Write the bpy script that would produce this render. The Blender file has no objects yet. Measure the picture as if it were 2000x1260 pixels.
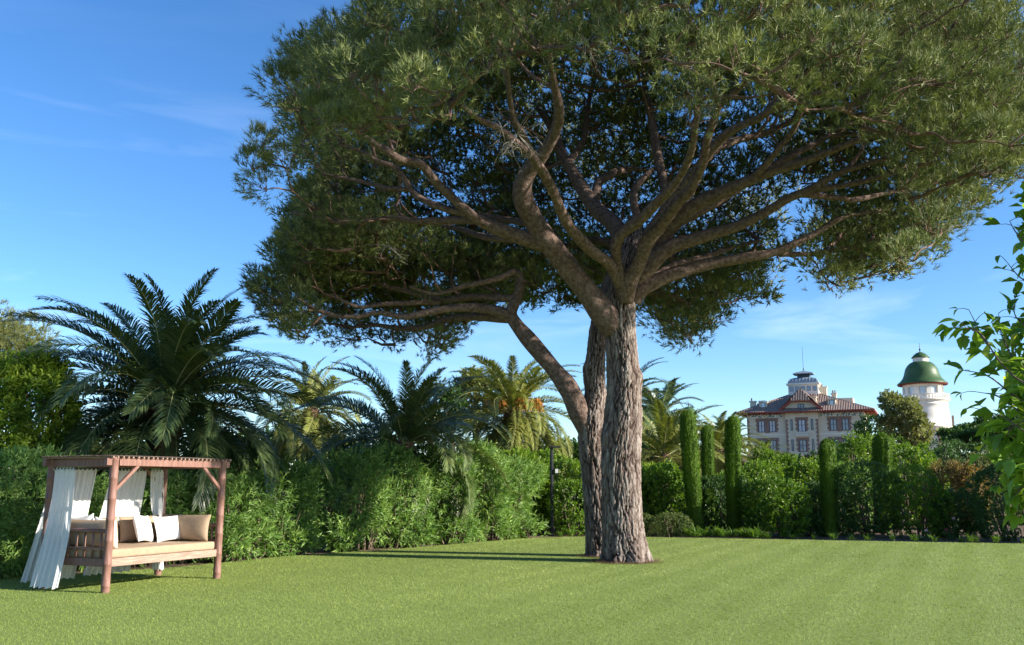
import bpy, bmesh, math, random
import numpy as np
from mathutils import Vector, Matrix

rng = np.random.default_rng(11)
random.seed(5)
SC = bpy.context.scene
COL = SC.collection
PI = math.pi

# ------------------------------------------------------------------ camera, sky, sun, exposure
FPX, HCAM = 1800.0, 1.64
PITCH = math.atan(316 / 1800)
cam_d = bpy.data.cameras.new('camera')
cam_d.sensor_width = 36.0
cam_d.lens = FPX / 2000 * 36
cam_d.clip_end = 4000
cam = bpy.data.objects.new('camera', cam_d)
COL.objects.link(cam)
cam.location = (0, 0, HCAM)
cam.rotation_euler = (PI / 2 + PITCH, 0, 0)
SC.camera = cam

SUN_H = Vector((0.958, -0.287, 0)).normalized()
SUN_EL = math.radians(21)
SUN_DIR = Vector((SUN_H.x * math.cos(SUN_EL), SUN_H.y * math.cos(SUN_EL), math.sin(SUN_EL)))
world = bpy.data.worlds.new('World')
SC.world = world
world.use_nodes = True
wn = world.node_tree
wn.nodes.clear()


def wnode(t, **kw):
    n = wn.nodes.new(t)
    for k, v in kw.items():
        setattr(n, k, v)
    return n


sky = wnode('ShaderNodeTexSky', sky_type='NISHITA', sun_disc=False)
sky.sun_elevation = SUN_EL
sky.sun_rotation = math.atan2(SUN_H.x, SUN_H.y)
sky.altitude = 0
sky.air_density = 0.85
sky.dust_density = 0.25
sky.ozone_density = 3.2
hs = wnode('ShaderNodeHueSaturation')
hs.inputs['Saturation'].default_value = 1.20
hs.inputs['Hue'].default_value = 0.504
wn.links.new(sky.outputs[0], hs.inputs['Color'])
tc = wnode('ShaderNodeTexCoord')
mp = wnode('ShaderNodeMapping')
mp.inputs['Scale'].default_value = (1.6, 1.6, 9.0)
mp.inputs['Location'].default_value = (3.1, 0.4, 1.7)
nz = wnode('ShaderNodeTexNoise')
nz.inputs['Scale'].default_value = 1.7
nz.inputs['Detail'].default_value = 7
nz.inputs['Roughness'].default_value = 0.55
nz.inputs['Distortion'].default_value = 0.7
cr = wnode('ShaderNodeValToRGB')
cr.color_ramp.elements[0].position = 0.53
cr.color_ramp.elements[1].position = 0.85
cr.color_ramp.elements[1].color = (0.30, 0.30, 0.30, 1)
mix = wnode('ShaderNodeMixRGB')
mix.inputs[2].default_value = (7.0, 7.6, 8.4, 1)
bg = wnode('ShaderNodeBackground')
bg.inputs[1].default_value = 0.102
wo = wnode('ShaderNodeOutputWorld')
L = wn.links.new
L(tc.outputs['Generated'], mp.inputs[0])
L(mp.outputs[0], nz.inputs['Vector'])
L(nz.outputs[0], cr.inputs[0])
sepz = wnode('ShaderNodeSeparateXYZ')
L(tc.outputs['Generated'], sepz.inputs[0])
fade = wnode('ShaderNodeMapRange')
fade.inputs[1].default_value = 0.16
fade.inputs[2].default_value = 0.42
fade.inputs[3].default_value = 1.0
fade.inputs[4].default_value = 0.10
L(sepz.outputs['Z'], fade.inputs[0])
cm = wnode('ShaderNodeMath', operation='MULTIPLY')
L(cr.outputs[0], cm.inputs[0])
L(fade.outputs[0], cm.inputs[1])
L(cm.outputs[0], mix.inputs[0])
L(hs.outputs[0], mix.inputs[1])
L(mix.outputs[0], bg.inputs[0])
L(bg.outputs[0], wo.inputs[0])

sun_d = bpy.data.lights.new('sun', 'SUN')
sun_d.energy = 5.0
sun_d.angle = math.radians(0.5)
sun_d.color = (1.0, 0.93, 0.81)
sun = bpy.data.objects.new('sun', sun_d)
COL.objects.link(sun)
sun.rotation_euler = SUN_DIR.to_track_quat('Z', 'Y').to_euler()
sun.location = (30, -10, 20)

SC.view_settings.view_transform = 'Standard'
SC.view_settings.look = 'None'
SC.view_settings.gamma = 1
SC.view_settings.exposure = 1.32
SC.cycles.max_bounces = 6
SC.cycles.transparent_max_bounces = 6

# ------------------------------------------------------------------ helpers
CP, SP = math.cos(PITCH), math.sin(PITCH)


def at(px, py, Y):
    """the place in the world at depth Y that a sight line of the survey photo meets"""
    x, u = (px - 1000) / FPX, (630 - py) / FPX
    t = Y / (CP - u * SP)
    return np.array((x * t, Y, HCAM + (SP + u * CP) * t))


def proj(p):
    p = np.atleast_2d(p)
    z = p[:, 2] - HCAM
    d = p[:, 1] * CP + z * SP
    u = -p[:, 1] * SP + z * CP
    return np.stack([1000 + FPX * p[:, 0] / d, 630 - FPX * u / d], 1)


def inpoly(pts, poly):
    x, y = pts[:, 0], pts[:, 1]
    r = np.zeros(len(pts), bool)
    n = len(poly)
    for i in range(n):
        x1, y1 = poly[i]
        x2, y2 = poly[(i + 1) % n]
        c = ((y1 > y) != (y2 > y)) & (x < (x2 - x1) * (y - y1) / (y2 - y1 + 1e-12) + x1)
        r ^= c
    return r


def unit(a):
    return a / (np.linalg.norm(a, axis=-1, keepdims=True) + 1e-9)


def rand_unit(n):
    return unit(rng.normal(size=(n, 3)))


class Noise:
    def __init__(self, freq, n=7):
        self.k = rng.normal(size=(n, 3)) * freq
        self.ph = rng.uniform(0, 6.28, n)

    def __call__(self, P):
        return np.sin(np.asarray(P) @ self.k.T + self.ph).sum(1) / math.sqrt(len(self.ph) / 2) * 0.7


def make_mesh(name, V, F, mats, smooth=False, tone=None, midx=None, uv=None):
    """F: one int array (m,k) or a list of such arrays"""
    V = np.asarray(V, np.float32).reshape(-1, 3)
    Fs = F if isinstance(F, list) else [F]
    Fs = [np.asarray(f, np.int32) for f in Fs if len(f)]
    me = bpy.data.meshes.new(name)
    me.vertices.add(len(V))
    me.vertices.foreach_set('co', V.ravel())
    loops = np.concatenate([f.ravel() for f in Fs])
    tot = np.concatenate([np.full(len(f), f.shape[1], np.int32) for f in Fs])
    st = np.concatenate([[0], np.cumsum(tot)[:-1]]).astype(np.int32)
    me.loops.add(len(loops))
    me.loops.foreach_set('vertex_index', loops)
    me.polygons.add(len(tot))
    me.polygons.foreach_set('loop_start', st)
    me.polygons.foreach_set('loop_total', tot)
    me.polygons.foreach_set('use_smooth', np.full(len(tot), bool(smooth)))
    for m in (mats if isinstance(mats, (list, tuple)) else [mats]):
        me.materials.append(m)
    if midx is not None:
        me.polygons.foreach_set('material_index', np.asarray(midx, np.int32))
    if tone is not None:
        a = me.attributes.new('tone', 'FLOAT', 'POINT')
        a.data.foreach_set('value', np.asarray(tone, np.float32))
    me.update(calc_edges=True)
    return me


def put(name, me, parent=None, loc=None, rot=None, scale=None, **props):
    o = bpy.data.objects.new(name, me)
    COL.objects.link(o)
    if parent is not None:
        o.parent = parent
    if loc is not None:
        o.location = tuple(float(v) for v in loc)
    if rot is not None:
        o.rotation_euler = rot
    if scale is not None:
        o.scale = scale if hasattr(scale, '__len__') else (scale,) * 3
    for k, v in props.items():
        o[k] = v
    return o


def thing(name, label, category, loc=(0, 0, 0), rz=0, group=None):
    o = put(name, None, None, loc, (0, 0, rz), label=label, category=category)
    o.empty_display_size = 0.3
    if group:
        o['group'] = group
    return o


class MB:
    """collects primitive shapes into one mesh"""

    def __init__(self):
        self.V, self.F = [], {}
        self.n = 0
        self.T = []

    def add(self, V, *Fs, tone=0.5):
        V = np.asarray(V, float).reshape(-1, 3)
        for F in Fs:
            F = np.asarray(F, int)
            self.F.setdefault(F.shape[1], []).append(F + self.n)
        self.V.append(V)
        self.T.append(np.full(len(V), tone) if np.isscalar(tone) else np.asarray(tone))
        self.n += len(V)

    def box(self, x0, x1, y0, y1, z0, z1, bev=0.0, tone=0.5):
        if bev <= 0:
            V = [(x, y, z) for z in (z0, z1) for y in (y0, y1) for x in (x0, x1)]
            F = [(0, 2, 3, 1), (4, 5, 7, 6), (0, 1, 5, 4), (2, 6, 7, 3), (0, 4, 6, 2), (1, 3, 7, 5)]
            self.add(V, F, tone=tone)
        else:
            bm = bmesh.new()
            bmesh.ops.create_cube(bm, size=1)
            for v in bm.verts:
                v.co = ((x0 + x1) / 2 + v.co.x * (x1 - x0), (y0 + y1) / 2 + v.co.y * (y1 - y0), (z0 + z1) / 2 + v.co.z * (z1 - z0))
            bmesh.ops.bevel(bm, geom=bm.edges[:], offset=bev, segments=2, affect='EDGES', profile=0.6)
            self.bm(bm, tone)
        return self

    def bm(self, bm, tone=0.5):
        bm.verts.index_update()
        V = [v.co[:] for v in bm.verts]
        by = {}
        for f in bm.faces:
            by.setdefault(len(f.verts), []).append([v.index for v in f.verts])
        self.add(V, *[np.array(b) for b in by.values()], tone=tone)
        bm.free()

    def tube(self, pts, rad, seg=8, cap=True, tone=0.5):
        V, F, caps = tube(pts, rad, seg)
        self.add(V, F, *(caps if cap else []), tone=tone)
        return self

    def bar(self, a, b, w, h, tone=0.5):
        """a beam from a to b with width w (sideways) and height h"""
        a, b = np.array(a, float), np.array(b, float)
        d = unit(b - a)
        s = np.cross(d, (0, 0, 1.0))
        s = unit(s) if np.linalg.norm(s) > 1e-3 else np.array((1.0, 0, 0))
        u = np.cross(s, d)
        V = [p + s * i * w / 2 + u * j * h / 2 for p in (a, b) for (i, j) in ((-1, -1), (1, -1), (1, 1), (-1, 1))]
        F = [(0, 1, 2, 3), (7, 6, 5, 4), (0, 4, 5, 1), (1, 5, 6, 2), (2, 6, 7, 3), (3, 7, 4, 0)]
        self.add(V, F, tone=tone)
        return self

    def lathe(self, prof, seg=32, c=(0, 0, 0), tone=0.5):
        a = np.linspace(0, 2 * PI, seg, endpoint=False)
        V = np.concatenate([np.stack([c[0] + r * np.cos(a), c[1] + r * np.sin(a), np.full(seg, c[2] + z)], 1) for r, z in prof])
        F = []
        for i in range(len(prof) - 1):
            for j in range(seg):
                k = (j + 1) % seg
                F.append((i * seg + j, i * seg + k, (i + 1) * seg + k, (i + 1) * seg + j))
        self.add(V, F, tone=tone)
        return self

    def mesh(self, name, mat, smooth=False):
        V = np.concatenate(self.V)
        return make_mesh(name, V, [np.concatenate(f) for f in self.F.values()], mat, smooth, np.concatenate(self.T))

    def build(self, name, mat, parent=None, smooth=False, **kw):
        return put(name, self.mesh(name, mat, smooth), parent, **kw)


def catmull(P, n):
    P = np.asarray(P, float)
    if len(P) == 2:
        t = np.linspace(0, 1, n)[:, None]
        return P[0] * (1 - t) + P[1] * t
    Q = np.vstack([2 * P[0] - P[1], P, 2 * P[-1] - P[-2]])
    u = np.linspace(0, len(P) - 1 - 1e-9, n)
    i = u.astype(int)
    t = (u - i)[:, None]
    p0, p1, p2, p3 = Q[i], Q[i + 1], Q[i + 2], Q[i + 3]
    return 0.5 * (2 * p1 + (p2 - p0) * t + (2 * p0 - 5 * p1 + 4 * p2 - p3) * t ** 2 + (3 * p1 - p0 - 3 * p2 + p3) * t ** 3)


def frames(P):
    T = np.gradient(P, axis=0)
    T = unit(T)
    n0 = np.cross(T[0], (0.3, 1.0, 0.2))
    n0 = unit(n0)
    N = [n0]
    for i in range(1, len(P)):
        v = N[-1] - T[i] * np.dot(N[-1], T[i])
        N.append(unit(v))
    N = np.array(N)
    return T, N, np.cross(T, N)


def tube(P, rad, seg):
    P = np.asarray(P, float)
    n = len(P)
    rad = np.broadcast_to(np.asarray(rad, float), (n,))
    T, N, B = frames(P)
    a = np.linspace(0, 2 * PI, seg, endpoint=False)
    V = P[:, None] + rad[:, None, None] * (np.cos(a)[None, :, None] * N[:, None] + np.sin(a)[None, :, None] * B[:, None])
    i, j = np.meshgrid(np.arange(n - 1), np.arange(seg), indexing='ij')
    k = (j + 1) % seg
    F = np.stack([i * seg + j, i * seg + k, (i + 1) * seg + k, (i + 1) * seg + j], -1).reshape(-1, 4)
    caps = [np.arange(seg)[::-1][None], (np.arange(seg) + (n - 1) * seg)[None]]
    return V.reshape(-1, 3), F, caps


def leaf_quads(C, D, Nrm, Ln, Wd, fold=0.25, droop=0.15, wpos=0.45):
    """folded pointed leaves: base, two flanks, tip -> 2 triangles each"""
    n = len(C)
    Ln = np.broadcast_to(np.asarray(Ln, float), (n,))[:, None]
    Wd = np.broadcast_to(np.asarray(Wd, float), (n,))[:, None]
    D = unit(D)
    S = np.cross(D, Nrm)
    S = unit(S)
    U = np.cross(S, D)
    tip = C + D * Ln + np.array((0, 0, -1.0)) * Ln * droop
    mid = C + D * Ln * wpos + U * Wd * fold
    V = np.stack([C, mid + S * Wd / 2, tip, mid - S * Wd / 2], 1).reshape(-1, 3)
    b = np.arange(n)[:, None] * 4
    F = np.concatenate([b + np.array([0, 1, 2]), b + np.array([0, 2, 3])], 0)
    return V, F


# ------------------------------------------------------------------ materials
MATS = {}


def nt(name):
    m = bpy.data.materials.new(name)
    m.use_nodes = True
    t = m.node_tree
    t.nodes.clear()
    out = t.nodes.new('ShaderNodeOutputMaterial')
    MATS[name] = m
    return m, t, out


def ramp(t, stops):
    r = t.nodes.new('ShaderNodeValToRGB')
    e = r.color_ramp.elements
    while len(e) < len(stops):
        e.new(0.5)
    for i, (p, c) in enumerate(stops):
        e[i].position = p
        e[i].color = (*c, 1)
    return r


def leaf_mat(name, stops, rough=0.5, trans=0.3, spec=0.35, tcol=1.35, tblue=.45):
    m, t, out = nt(name)
    at_ = t.nodes.new('ShaderNodeAttribute')
    at_.attribute_name = 'tone'
    r = ramp(t, stops)
    t.links.new(at_.outputs['Fac'], r.inputs[0])
    p = t.nodes.new('ShaderNodeBsdfPrincipled')
    p.inputs['Roughness'].default_value = rough
    p.inputs['Specular IOR Level'].default_value = spec
    t.links.new(r.outputs[0], p.inputs['Base Color'])
    tr = t.nodes.new('ShaderNodeBsdfTranslucent')
    mx = t.nodes.new('ShaderNodeMixRGB')
    mx.blend_type = 'MULTIPLY'
    mx.inputs[0].default_value = 1
    mx.inputs[2].default_value = (tcol, tcol * 1.05, tcol * tblue, 1)
    t.links.new(r.outputs[0], mx.inputs[1])
    t.links.new(mx.outputs[0], tr.inputs[0])
    s = t.nodes.new('ShaderNodeMixShader')
    s.inputs[0].default_value = trans
    t.links.new(p.outputs[0], s.inputs[1])
    t.links.new(tr.outputs[0], s.inputs[2])
    t.links.new(s.outputs[0], out.inputs[0])
    return m


def noise_mat(name, stops, scale=8, detail=5, rough=0.8, bump=0.0, stretch=(1, 1, 1), spec=0.3, bdist=0.02, attr=False, trans=0.0):
    m, t, out = nt(name)
    tc = t.nodes.new('ShaderNodeTexCoord')
    mp = t.nodes.new('ShaderNodeMapping')
    mp.inputs['Scale'].default_value = stretch
    n = t.nodes.new('ShaderNodeTexNoise')
    n.inputs['Scale'].default_value = scale
    n.inputs['Detail'].default_value = detail
    n.inputs['Roughness'].default_value = 0.6
    r = ramp(t, stops)
    p = t.nodes.new('ShaderNodeBsdfPrincipled')
    p.inputs['Roughness'].default_value = rough
    p.inputs['Specular IOR Level'].default_value = spec
    k = t.links.new
    k(tc.outputs['Object'], mp.inputs[0])
    k(mp.outputs[0], n.inputs['Vector'])
    if attr:
        a = t.nodes.new('ShaderNodeAttribute')
        a.attribute_name = 'tone'
        ad = t.nodes.new('ShaderNodeMath')
        ad.operation = 'MULTIPLY_ADD'
        ad.inputs[1].default_value = 0.45
        k(n.outputs[0], ad.inputs[0])
        sc = t.nodes.new('ShaderNodeMath')
        sc.operation = 'MULTIPLY'
        sc.inputs[1].default_value = 0.6
        k(a.outputs['Fac'], sc.inputs[0])
        k(sc.outputs[0], ad.inputs[2])
        k(ad.outputs[0], r.inputs[0])
    else:
        k(n.outputs[0], r.inputs[0])
    k(r.outputs[0], p.inputs['Base Color'])
    if bump:
        b = t.nodes.new('ShaderNodeBump')
        b.inputs['Strength'].default_value = bump
        b.inputs['Distance'].default_value = bdist
        k(n.outputs[0], b.inputs['Height'])
        k(b.outputs[0], p.inputs['Normal'])
    if trans:
        tr = t.nodes.new('ShaderNodeBsdfTranslucent')
        k(r.outputs[0], tr.inputs[0])
        s = t.nodes.new('ShaderNodeMixShader')
        s.inputs[0].default_value = trans
        k(p.outputs[0], s.inputs[1])
        k(tr.outputs[0], s.inputs[2])
        k(s.outputs[0], out.inputs[0])
    else:
        k(p.outputs[0], out.inputs[0])
    return m


def glass_mat(name, col, rough=0.05):
    m, t, out = nt(name)
    p = t.nodes.new('ShaderNodeBsdfPrincipled')
    p.inputs['Base Color'].default_value = (*col, 1)
    p.inputs['Roughness'].default_value = rough
    p.inputs['Specular IOR Level'].default_value = 0.9
    t.links.new(p.outputs[0], out.inputs[0])
    return m


NEEDLE = leaf_mat('pine_needles', [(0, (0.0486, 0.0793, 0.0367)), (0.5, (0.135, 0.1652, 0.0588)), (1, (0.3132, 0.3305, 0.1285))], 0.5, 0.13, 0.2)
OLEA = leaf_mat('oleander_leaves', [(0, (0.0576, 0.1216, 0.0282)), (0.5, (0.1472, 0.256, 0.0576)), (1, (0.32, 0.4352, 0.1216))], 0.45, 0.3, 0.3)
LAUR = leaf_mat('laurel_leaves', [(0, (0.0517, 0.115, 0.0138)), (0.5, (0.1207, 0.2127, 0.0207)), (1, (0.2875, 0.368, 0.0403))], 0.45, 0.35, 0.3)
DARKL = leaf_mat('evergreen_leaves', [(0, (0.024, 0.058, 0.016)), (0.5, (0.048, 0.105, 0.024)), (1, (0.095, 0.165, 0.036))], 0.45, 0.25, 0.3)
BOXL = leaf_mat('box_leaves', [(0, (0.055, 0.085, 0.022)), (0.5, (0.10, 0.14, 0.035)), (1, (0.17, 0.21, 0.055))], 0.5, 0.25, 0.35)
CYPL = leaf_mat('cypress_foliage', [(0, (0.040, 0.085, 0.009)), (0.5, (0.090, 0.170, 0.016)), (1, (0.17, 0.26, 0.026))], 0.6, 0.2, 0.25)
OLIVE = leaf_mat('grey_green_leaves', [(0, (0.075, 0.0938, 0.0312)), (0.5, (0.15, 0.1688, 0.0525)), (1, (0.2625, 0.2687, 0.1))], 0.55, 0.25, 0.3)
RUSTL = leaf_mat('rust_leaves', [(0, (0.085, 0.10, 0.03)), (0.5, (0.21, 0.15, 0.055)), (1, (0.34, 0.17, 0.085))], 0.55, 0.3, 0.3)
STRAP = leaf_mat('strap_leaves', [(0, (0.06, 0.13, 0.02)), (0.5, (0.12, 0.22, 0.03)), (1, (0.22, 0.32, 0.05))], 0.4, 0.3, 0.4)
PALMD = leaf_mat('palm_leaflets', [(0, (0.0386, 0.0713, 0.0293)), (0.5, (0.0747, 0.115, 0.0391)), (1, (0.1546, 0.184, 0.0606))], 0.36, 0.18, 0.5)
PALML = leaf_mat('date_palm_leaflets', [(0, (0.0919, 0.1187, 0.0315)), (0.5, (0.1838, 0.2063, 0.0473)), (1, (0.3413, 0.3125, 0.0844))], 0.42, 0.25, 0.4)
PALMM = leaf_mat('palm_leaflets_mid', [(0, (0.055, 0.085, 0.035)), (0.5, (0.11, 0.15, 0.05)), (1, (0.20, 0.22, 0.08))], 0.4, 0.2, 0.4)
PALMR = noise_mat('palm_rachis', [(0.3, (0.22, 0.24, 0.09)), (0.7, (0.36, 0.34, 0.16))], 5, 3, 0.5)
FRUIT = noise_mat('palm_fruit_stalks', [(0.3, (0.42, 0.16, 0.03)), (0.7, (0.62, 0.28, 0.05))], 9, 3, 0.6)
MAPLE = leaf_mat('broad_leaves', [(0, (0.0929, 0.1875, 0.0263)), (0.6, (0.2063, 0.3187, 0.0375)), (1, (0.6188, 0.5625, 0.0656))], 0.42, 0.42, 0.4, 1.5)
GRASS = leaf_mat('grass_blades', [(0, (0.1129, 0.1594, 0.0295)), (0.5, (0.2143, 0.2761, 0.0566)), (1, (0.3834, 0.4233, 0.1247))], 0.55, 0.3, 0.25, 1.2)
BARK = noise_mat('pine_bark', [(0.24, (0.0315, 0.0201, 0.0162)), (0.42, (0.0984, 0.0686, 0.0572)), (0.62, (0.2048, 0.1615, 0.1409)), (0.88, (0.3701, 0.3264, 0.2945))], 9, 9, 0.9, 1.0, (3, 3, 1.0), 0.2, 0.05, attr=True)
LIMB = noise_mat('pine_limb_bark', [(0.25, (0.055, 0.035, 0.028)), (0.45, (0.125, 0.084, 0.069)), (0.75, (0.235, 0.175, 0.150))], 13, 9, 0.95, 1.0, (1, 1, 1), 0.15, 0.05)
TWIG = noise_mat('pine_twig_bark', [(0.3, (0.0942, 0.0522, 0.0402)), (0.7, (0.1984, 0.1253, 0.1034))], 12, 3, 0.9)
DEADW = noise_mat('dead_twig_bark', [(0.3, (0.26, 0.23, 0.21)), (0.7, (0.40, 0.37, 0.34))], 12, 3, 0.9)
LITTER = noise_mat('dry_needles', [(0.3, (0.13, 0.075, 0.04)), (0.7, (0.26, 0.16, 0.09))], 9, 3, 0.9)
STEM = noise_mat('shrub_stems', [(0.3, (0.07, 0.05, 0.035)), (0.7, (0.17, 0.13, 0.09))], 12, 3, 0.9)
PTRUNK = noise_mat('palm_trunk_bark', [(0.25, (0.05, 0.03, 0.02)), (0.5, (0.13, 0.075, 0.05)), (0.8, (0.24, 0.15, 0.10))], 10, 6, 0.95, 0.6, (1, 1, 2))
SOIL = noise_mat('soil_and_litter', [(0.3, (0.06, 0.042, 0.026)), (0.5, (0.115, 0.075, 0.045)), (0.75, (0.19, 0.125, 0.08))], 3.5, 9, 0.95, 0.5)
TURF = noise_mat('turf', [(0.3, (0.1154, 0.1658, 0.034)), (0.5, (0.1673, 0.2231, 0.0487)), (0.75, (0.2309, 0.2805, 0.0729))], 14, 9, 0.9, 0.5)
RED = noise_mat('stained_wood', [(0.25, (0.1209, 0.0563, 0.0438)), (0.5, (0.196, 0.0981, 0.0752)), (0.8, (0.2918, 0.1748, 0.1399))], 5, 7, 0.6, 0.25, (9, 9, 1), 0.35, 0.008)
GREYW = noise_mat('weathered_wood', [(0.25, (0.17, 0.105, 0.08)), (0.5, (0.29, 0.195, 0.15)), (0.8, (0.42, 0.32, 0.26))], 4, 8, 0.75, 0.3, (1, 12, 12), 0.3, 0.008)
DARKW = noise_mat('dark_reed', [(0.3, (0.045, 0.032, 0.028)), (0.7, (0.13, 0.095, 0.08))], 20, 4, 0.8)
LINEN = noise_mat('white_linen', [(0.3, (0.72, 0.71, 0.69)), (0.7, (0.82, 0.81, 0.79))], 30, 4, 0.9, 0.15, trans=0.3)
COTTON = noise_mat('white_cotton', [(0.3, (0.76, 0.75, 0.73)), (0.7, (0.84, 0.83, 0.81))], 40, 4, 0.9, 0.2)
TAN = noise_mat('tan_canvas', [(0.3, (0.2904, 0.2068, 0.1364)), (0.7, (0.352, 0.2552, 0.1716))], 14, 6, 0.85, 0.2)
STUCCO = noise_mat('cream_stucco', [(0.3, (0.5371, 0.483, 0.3634)), (0.7, (0.6268, 0.5718, 0.4413))], 0.9, 6, 0.9, 0.1)
WHITEST = noise_mat('white_stucco', [(0.3, (0.661, 0.621, 0.5387)), (0.7, (0.7528, 0.711, 0.6327))], 0.7, 6, 0.85, 0.1)
BRICK = noise_mat('red_brick', [(0.3, (0.172, 0.1062, 0.0848)), (0.5, (0.2394, 0.153, 0.125)), (0.75, (0.3142, 0.2295, 0.1874))], 5, 5, 0.9, 0.3)
TILE = noise_mat('clay_roof_tile', [(0.25, (0.1204, 0.0758, 0.0607)), (0.5, (0.2124, 0.1471, 0.1175)), (0.8, (0.3257, 0.2764, 0.235))], 4, 7, 0.85, 0.3)
EAVE = noise_mat('red_painted_timber', [(0.3, (0.21, 0.042, 0.0294)), (0.7, (0.294, 0.0735, 0.0525))], 3, 4, 0.7)
ZINC = noise_mat('zinc_sheet', [(0.3, (0.16, 0.20, 0.24)), (0.7, (0.27, 0.32, 0.36))], 2, 5, 0.45, 0.1)
GREENT = noise_mat('green_glazed_tile', [(0.3, (0.0284, 0.063, 0.0221)), (0.5, (0.0473, 0.0945, 0.0315)), (0.75, (0.0756, 0.1292, 0.0473))], 3.5, 7, 0.45, 0.3)
FRIEZE = noise_mat('frieze_tile', [(0.44, (0.10, 0.20, 0.20)), (0.50, (0.55, 0.58, 0.54)), (0.6, (0.66, 0.66, 0.60))], 3.2, 1, 0.4)
DARKF = noise_mat('dark_window_frame', [(0.3, (0.030, 0.045, 0.065)), (0.7, (0.045, 0.062, 0.085))], 3, 2, 0.5)
IRON = noise_mat('black_iron', [(0.3, (0.012, 0.013, 0.014)), (0.7, (0.03, 0.032, 0.034))], 6, 3, 0.5)
PANE = glass_mat('window_glass', (0.17, 0.21, 0.27))
PALEP = glass_mat('bright_window_glass', (0.42, 0.52, 0.60))
CURT = noise_mat('drawn_blind', [(0.3, (0.50, 0.52, 0.55)), (0.7, (0.62, 0.64, 0.66))], 3, 2, 0.8)
FLOWER = leaf_mat('pink_petals', [(0, (0.45, 0.05, 0.12)), (1, (0.75, 0.55, 0.65))], 0.6, 0.3, 0.2)
LAMPG = glass_mat('lamp_lens', (0.6, 0.62, 0.64), 0.2)

# ------------------------------------------------------------------ ground, lawn, grass
def terrain(x, y):
    x, y = np.asarray(x, float), np.asarray(y, float)
    s = np.clip((y - 42) / 110, 0, 1)
    s = s * s * (3 - 2 * s)
    sx = np.clip((x + 25) / 60, 0.25, 1)
    h = 6.2 * s * sx
    s2 = np.clip((y - 300) / 900, 0, 1)
    return h + 14 * s2 - 0.03


gy = np.concatenate([np.linspace(-60, 40, 26), np.linspace(45, 200, 40), np.geomspace(215, 2500, 16)])
gx = np.concatenate([-np.geomspace(2500, 130, 10), np.linspace(-120, 160, 57), np.geomspace(172, 2500, 10)])
GX, GY = np.meshgrid(gx, gy)
GZ = terrain(GX, GY)
i, j = np.meshgrid(np.arange(len(gy) - 1), np.arange(len(gx) - 1), indexing='ij')
w_ = len(gx)
GF = np.stack([i * w_ + j, i * w_ + j + 1, (i + 1) * w_ + j + 1, (i + 1) * w_ + j], -1).reshape(-1, 4)
put('ground', make_mesh('ground', np.stack([GX, GY, GZ], -1).reshape(-1, 3), GF, SOIL, True), kind='structure')

LEDGE = [(-22, 2.0), (-16, 9.2), (-12, 13.6), (-9.05, 16.83), (-6.78, 19.07), (-5.2, 22.0), (-2.91, 24.44), (0.3, 29.1),
         (1.8, 30.0), (3.6, 30.1), (6.03, 29.27), (14.35, 26.52), (24, 23.3)]
lawn_out = LEDGE + [(26, -14), (-24, -14)]
ring = []
for a, b in zip(lawn_out, lawn_out[1:] + lawn_out[:1]):
    for t in np.linspace(0, 1, 6, endpoint=False):
        ring.append((a[0] + (b[0] - a[0]) * t + rng.uniform(-.03, .03), a[1] + (b[1] - a[1]) * t + rng.uniform(-.03, .03)))
n_ = len(ring)
V = [(x, y, 0.0) for x, y in ring] + [(x, y, -0.08) for x, y in ring]
lm = bpy.data.meshes.new('lawn')
lm.from_pydata(V, [], [list(range(n_))[::-1]] + [[i, i + n_, (i + 1) % n_ + n_, (i + 1) % n_] for i in range(n_)])
lm.materials.append(TURF)
put('lawn', lm, kind='structure')

NG = 520000
u = rng.uniform(0, 1, NG)
d = 7.5 * (31.5 / 7.5) ** u
X = rng.uniform(-1, 1, NG) * (0.60 * d + 1.6)
keep = inpoly(np.stack([X, d], 1), lawn_out)
X, d = X[keep], d[keep]
n = len(d)
C = np.stack([X, d, np.zeros(n)], 1)
sdir = np.array((math.sin(math.radians(26)), math.cos(math.radians(26))))
lat = X * sdir[1] - d * sdir[0]
wob = 0.06 * np.sin(d * 0.9) + 0.05 * np.sin(d * 2.3 + 1)
stripe = np.clip(np.sin((lat + wob) * 2 * PI / 0.95) * 2.2, -1, 1) * np.clip((X + 4) / 7, 0.12, 1)
Lg = rng.uniform(0.013, 0.025, n) * (d / 10) ** 0.30
Wg = rng.uniform(0.0034, 0.0058, n) * (d / 10) ** 0.85
ang = rng.uniform(0, 2 * PI, n)
lean = np.stack([np.cos(ang), np.sin(ang), np.zeros(n)], 1) * rng.uniform(0.15, 0.9, n)[:, None]
lean[:, :2] += stripe[:, None] * sdir * 0.8
D = unit(lean + np.array((0, 0, 1.0)))
sa = rng.uniform(0, 2 * PI, n)
S = np.stack([np.cos(sa), np.sin(sa), np.zeros(n)], 1)
V = np.stack([C - S * Wg[:, None] / 2, C + S * Wg[:, None] / 2, C + D * Lg[:, None]], 1).reshape(-1, 3)
nA, nB = Noise(0.55), Noise(2.6)
tn = np.clip(0.46 + 0.10 * nA(C) + 0.09 * nB(C) + 0.06 * stripe + rng.normal(0, 0.15, n), 0, 1)  # stripe term paints the light and dark of blade lean into the tone
put('grass', make_mesh('grass', V, np.arange(n * 3).reshape(-1, 3), GRASS, False, np.repeat(tn, 3)), kind='stuff',
    label='short mown green grass covering the whole lawn', category='grass')

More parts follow.
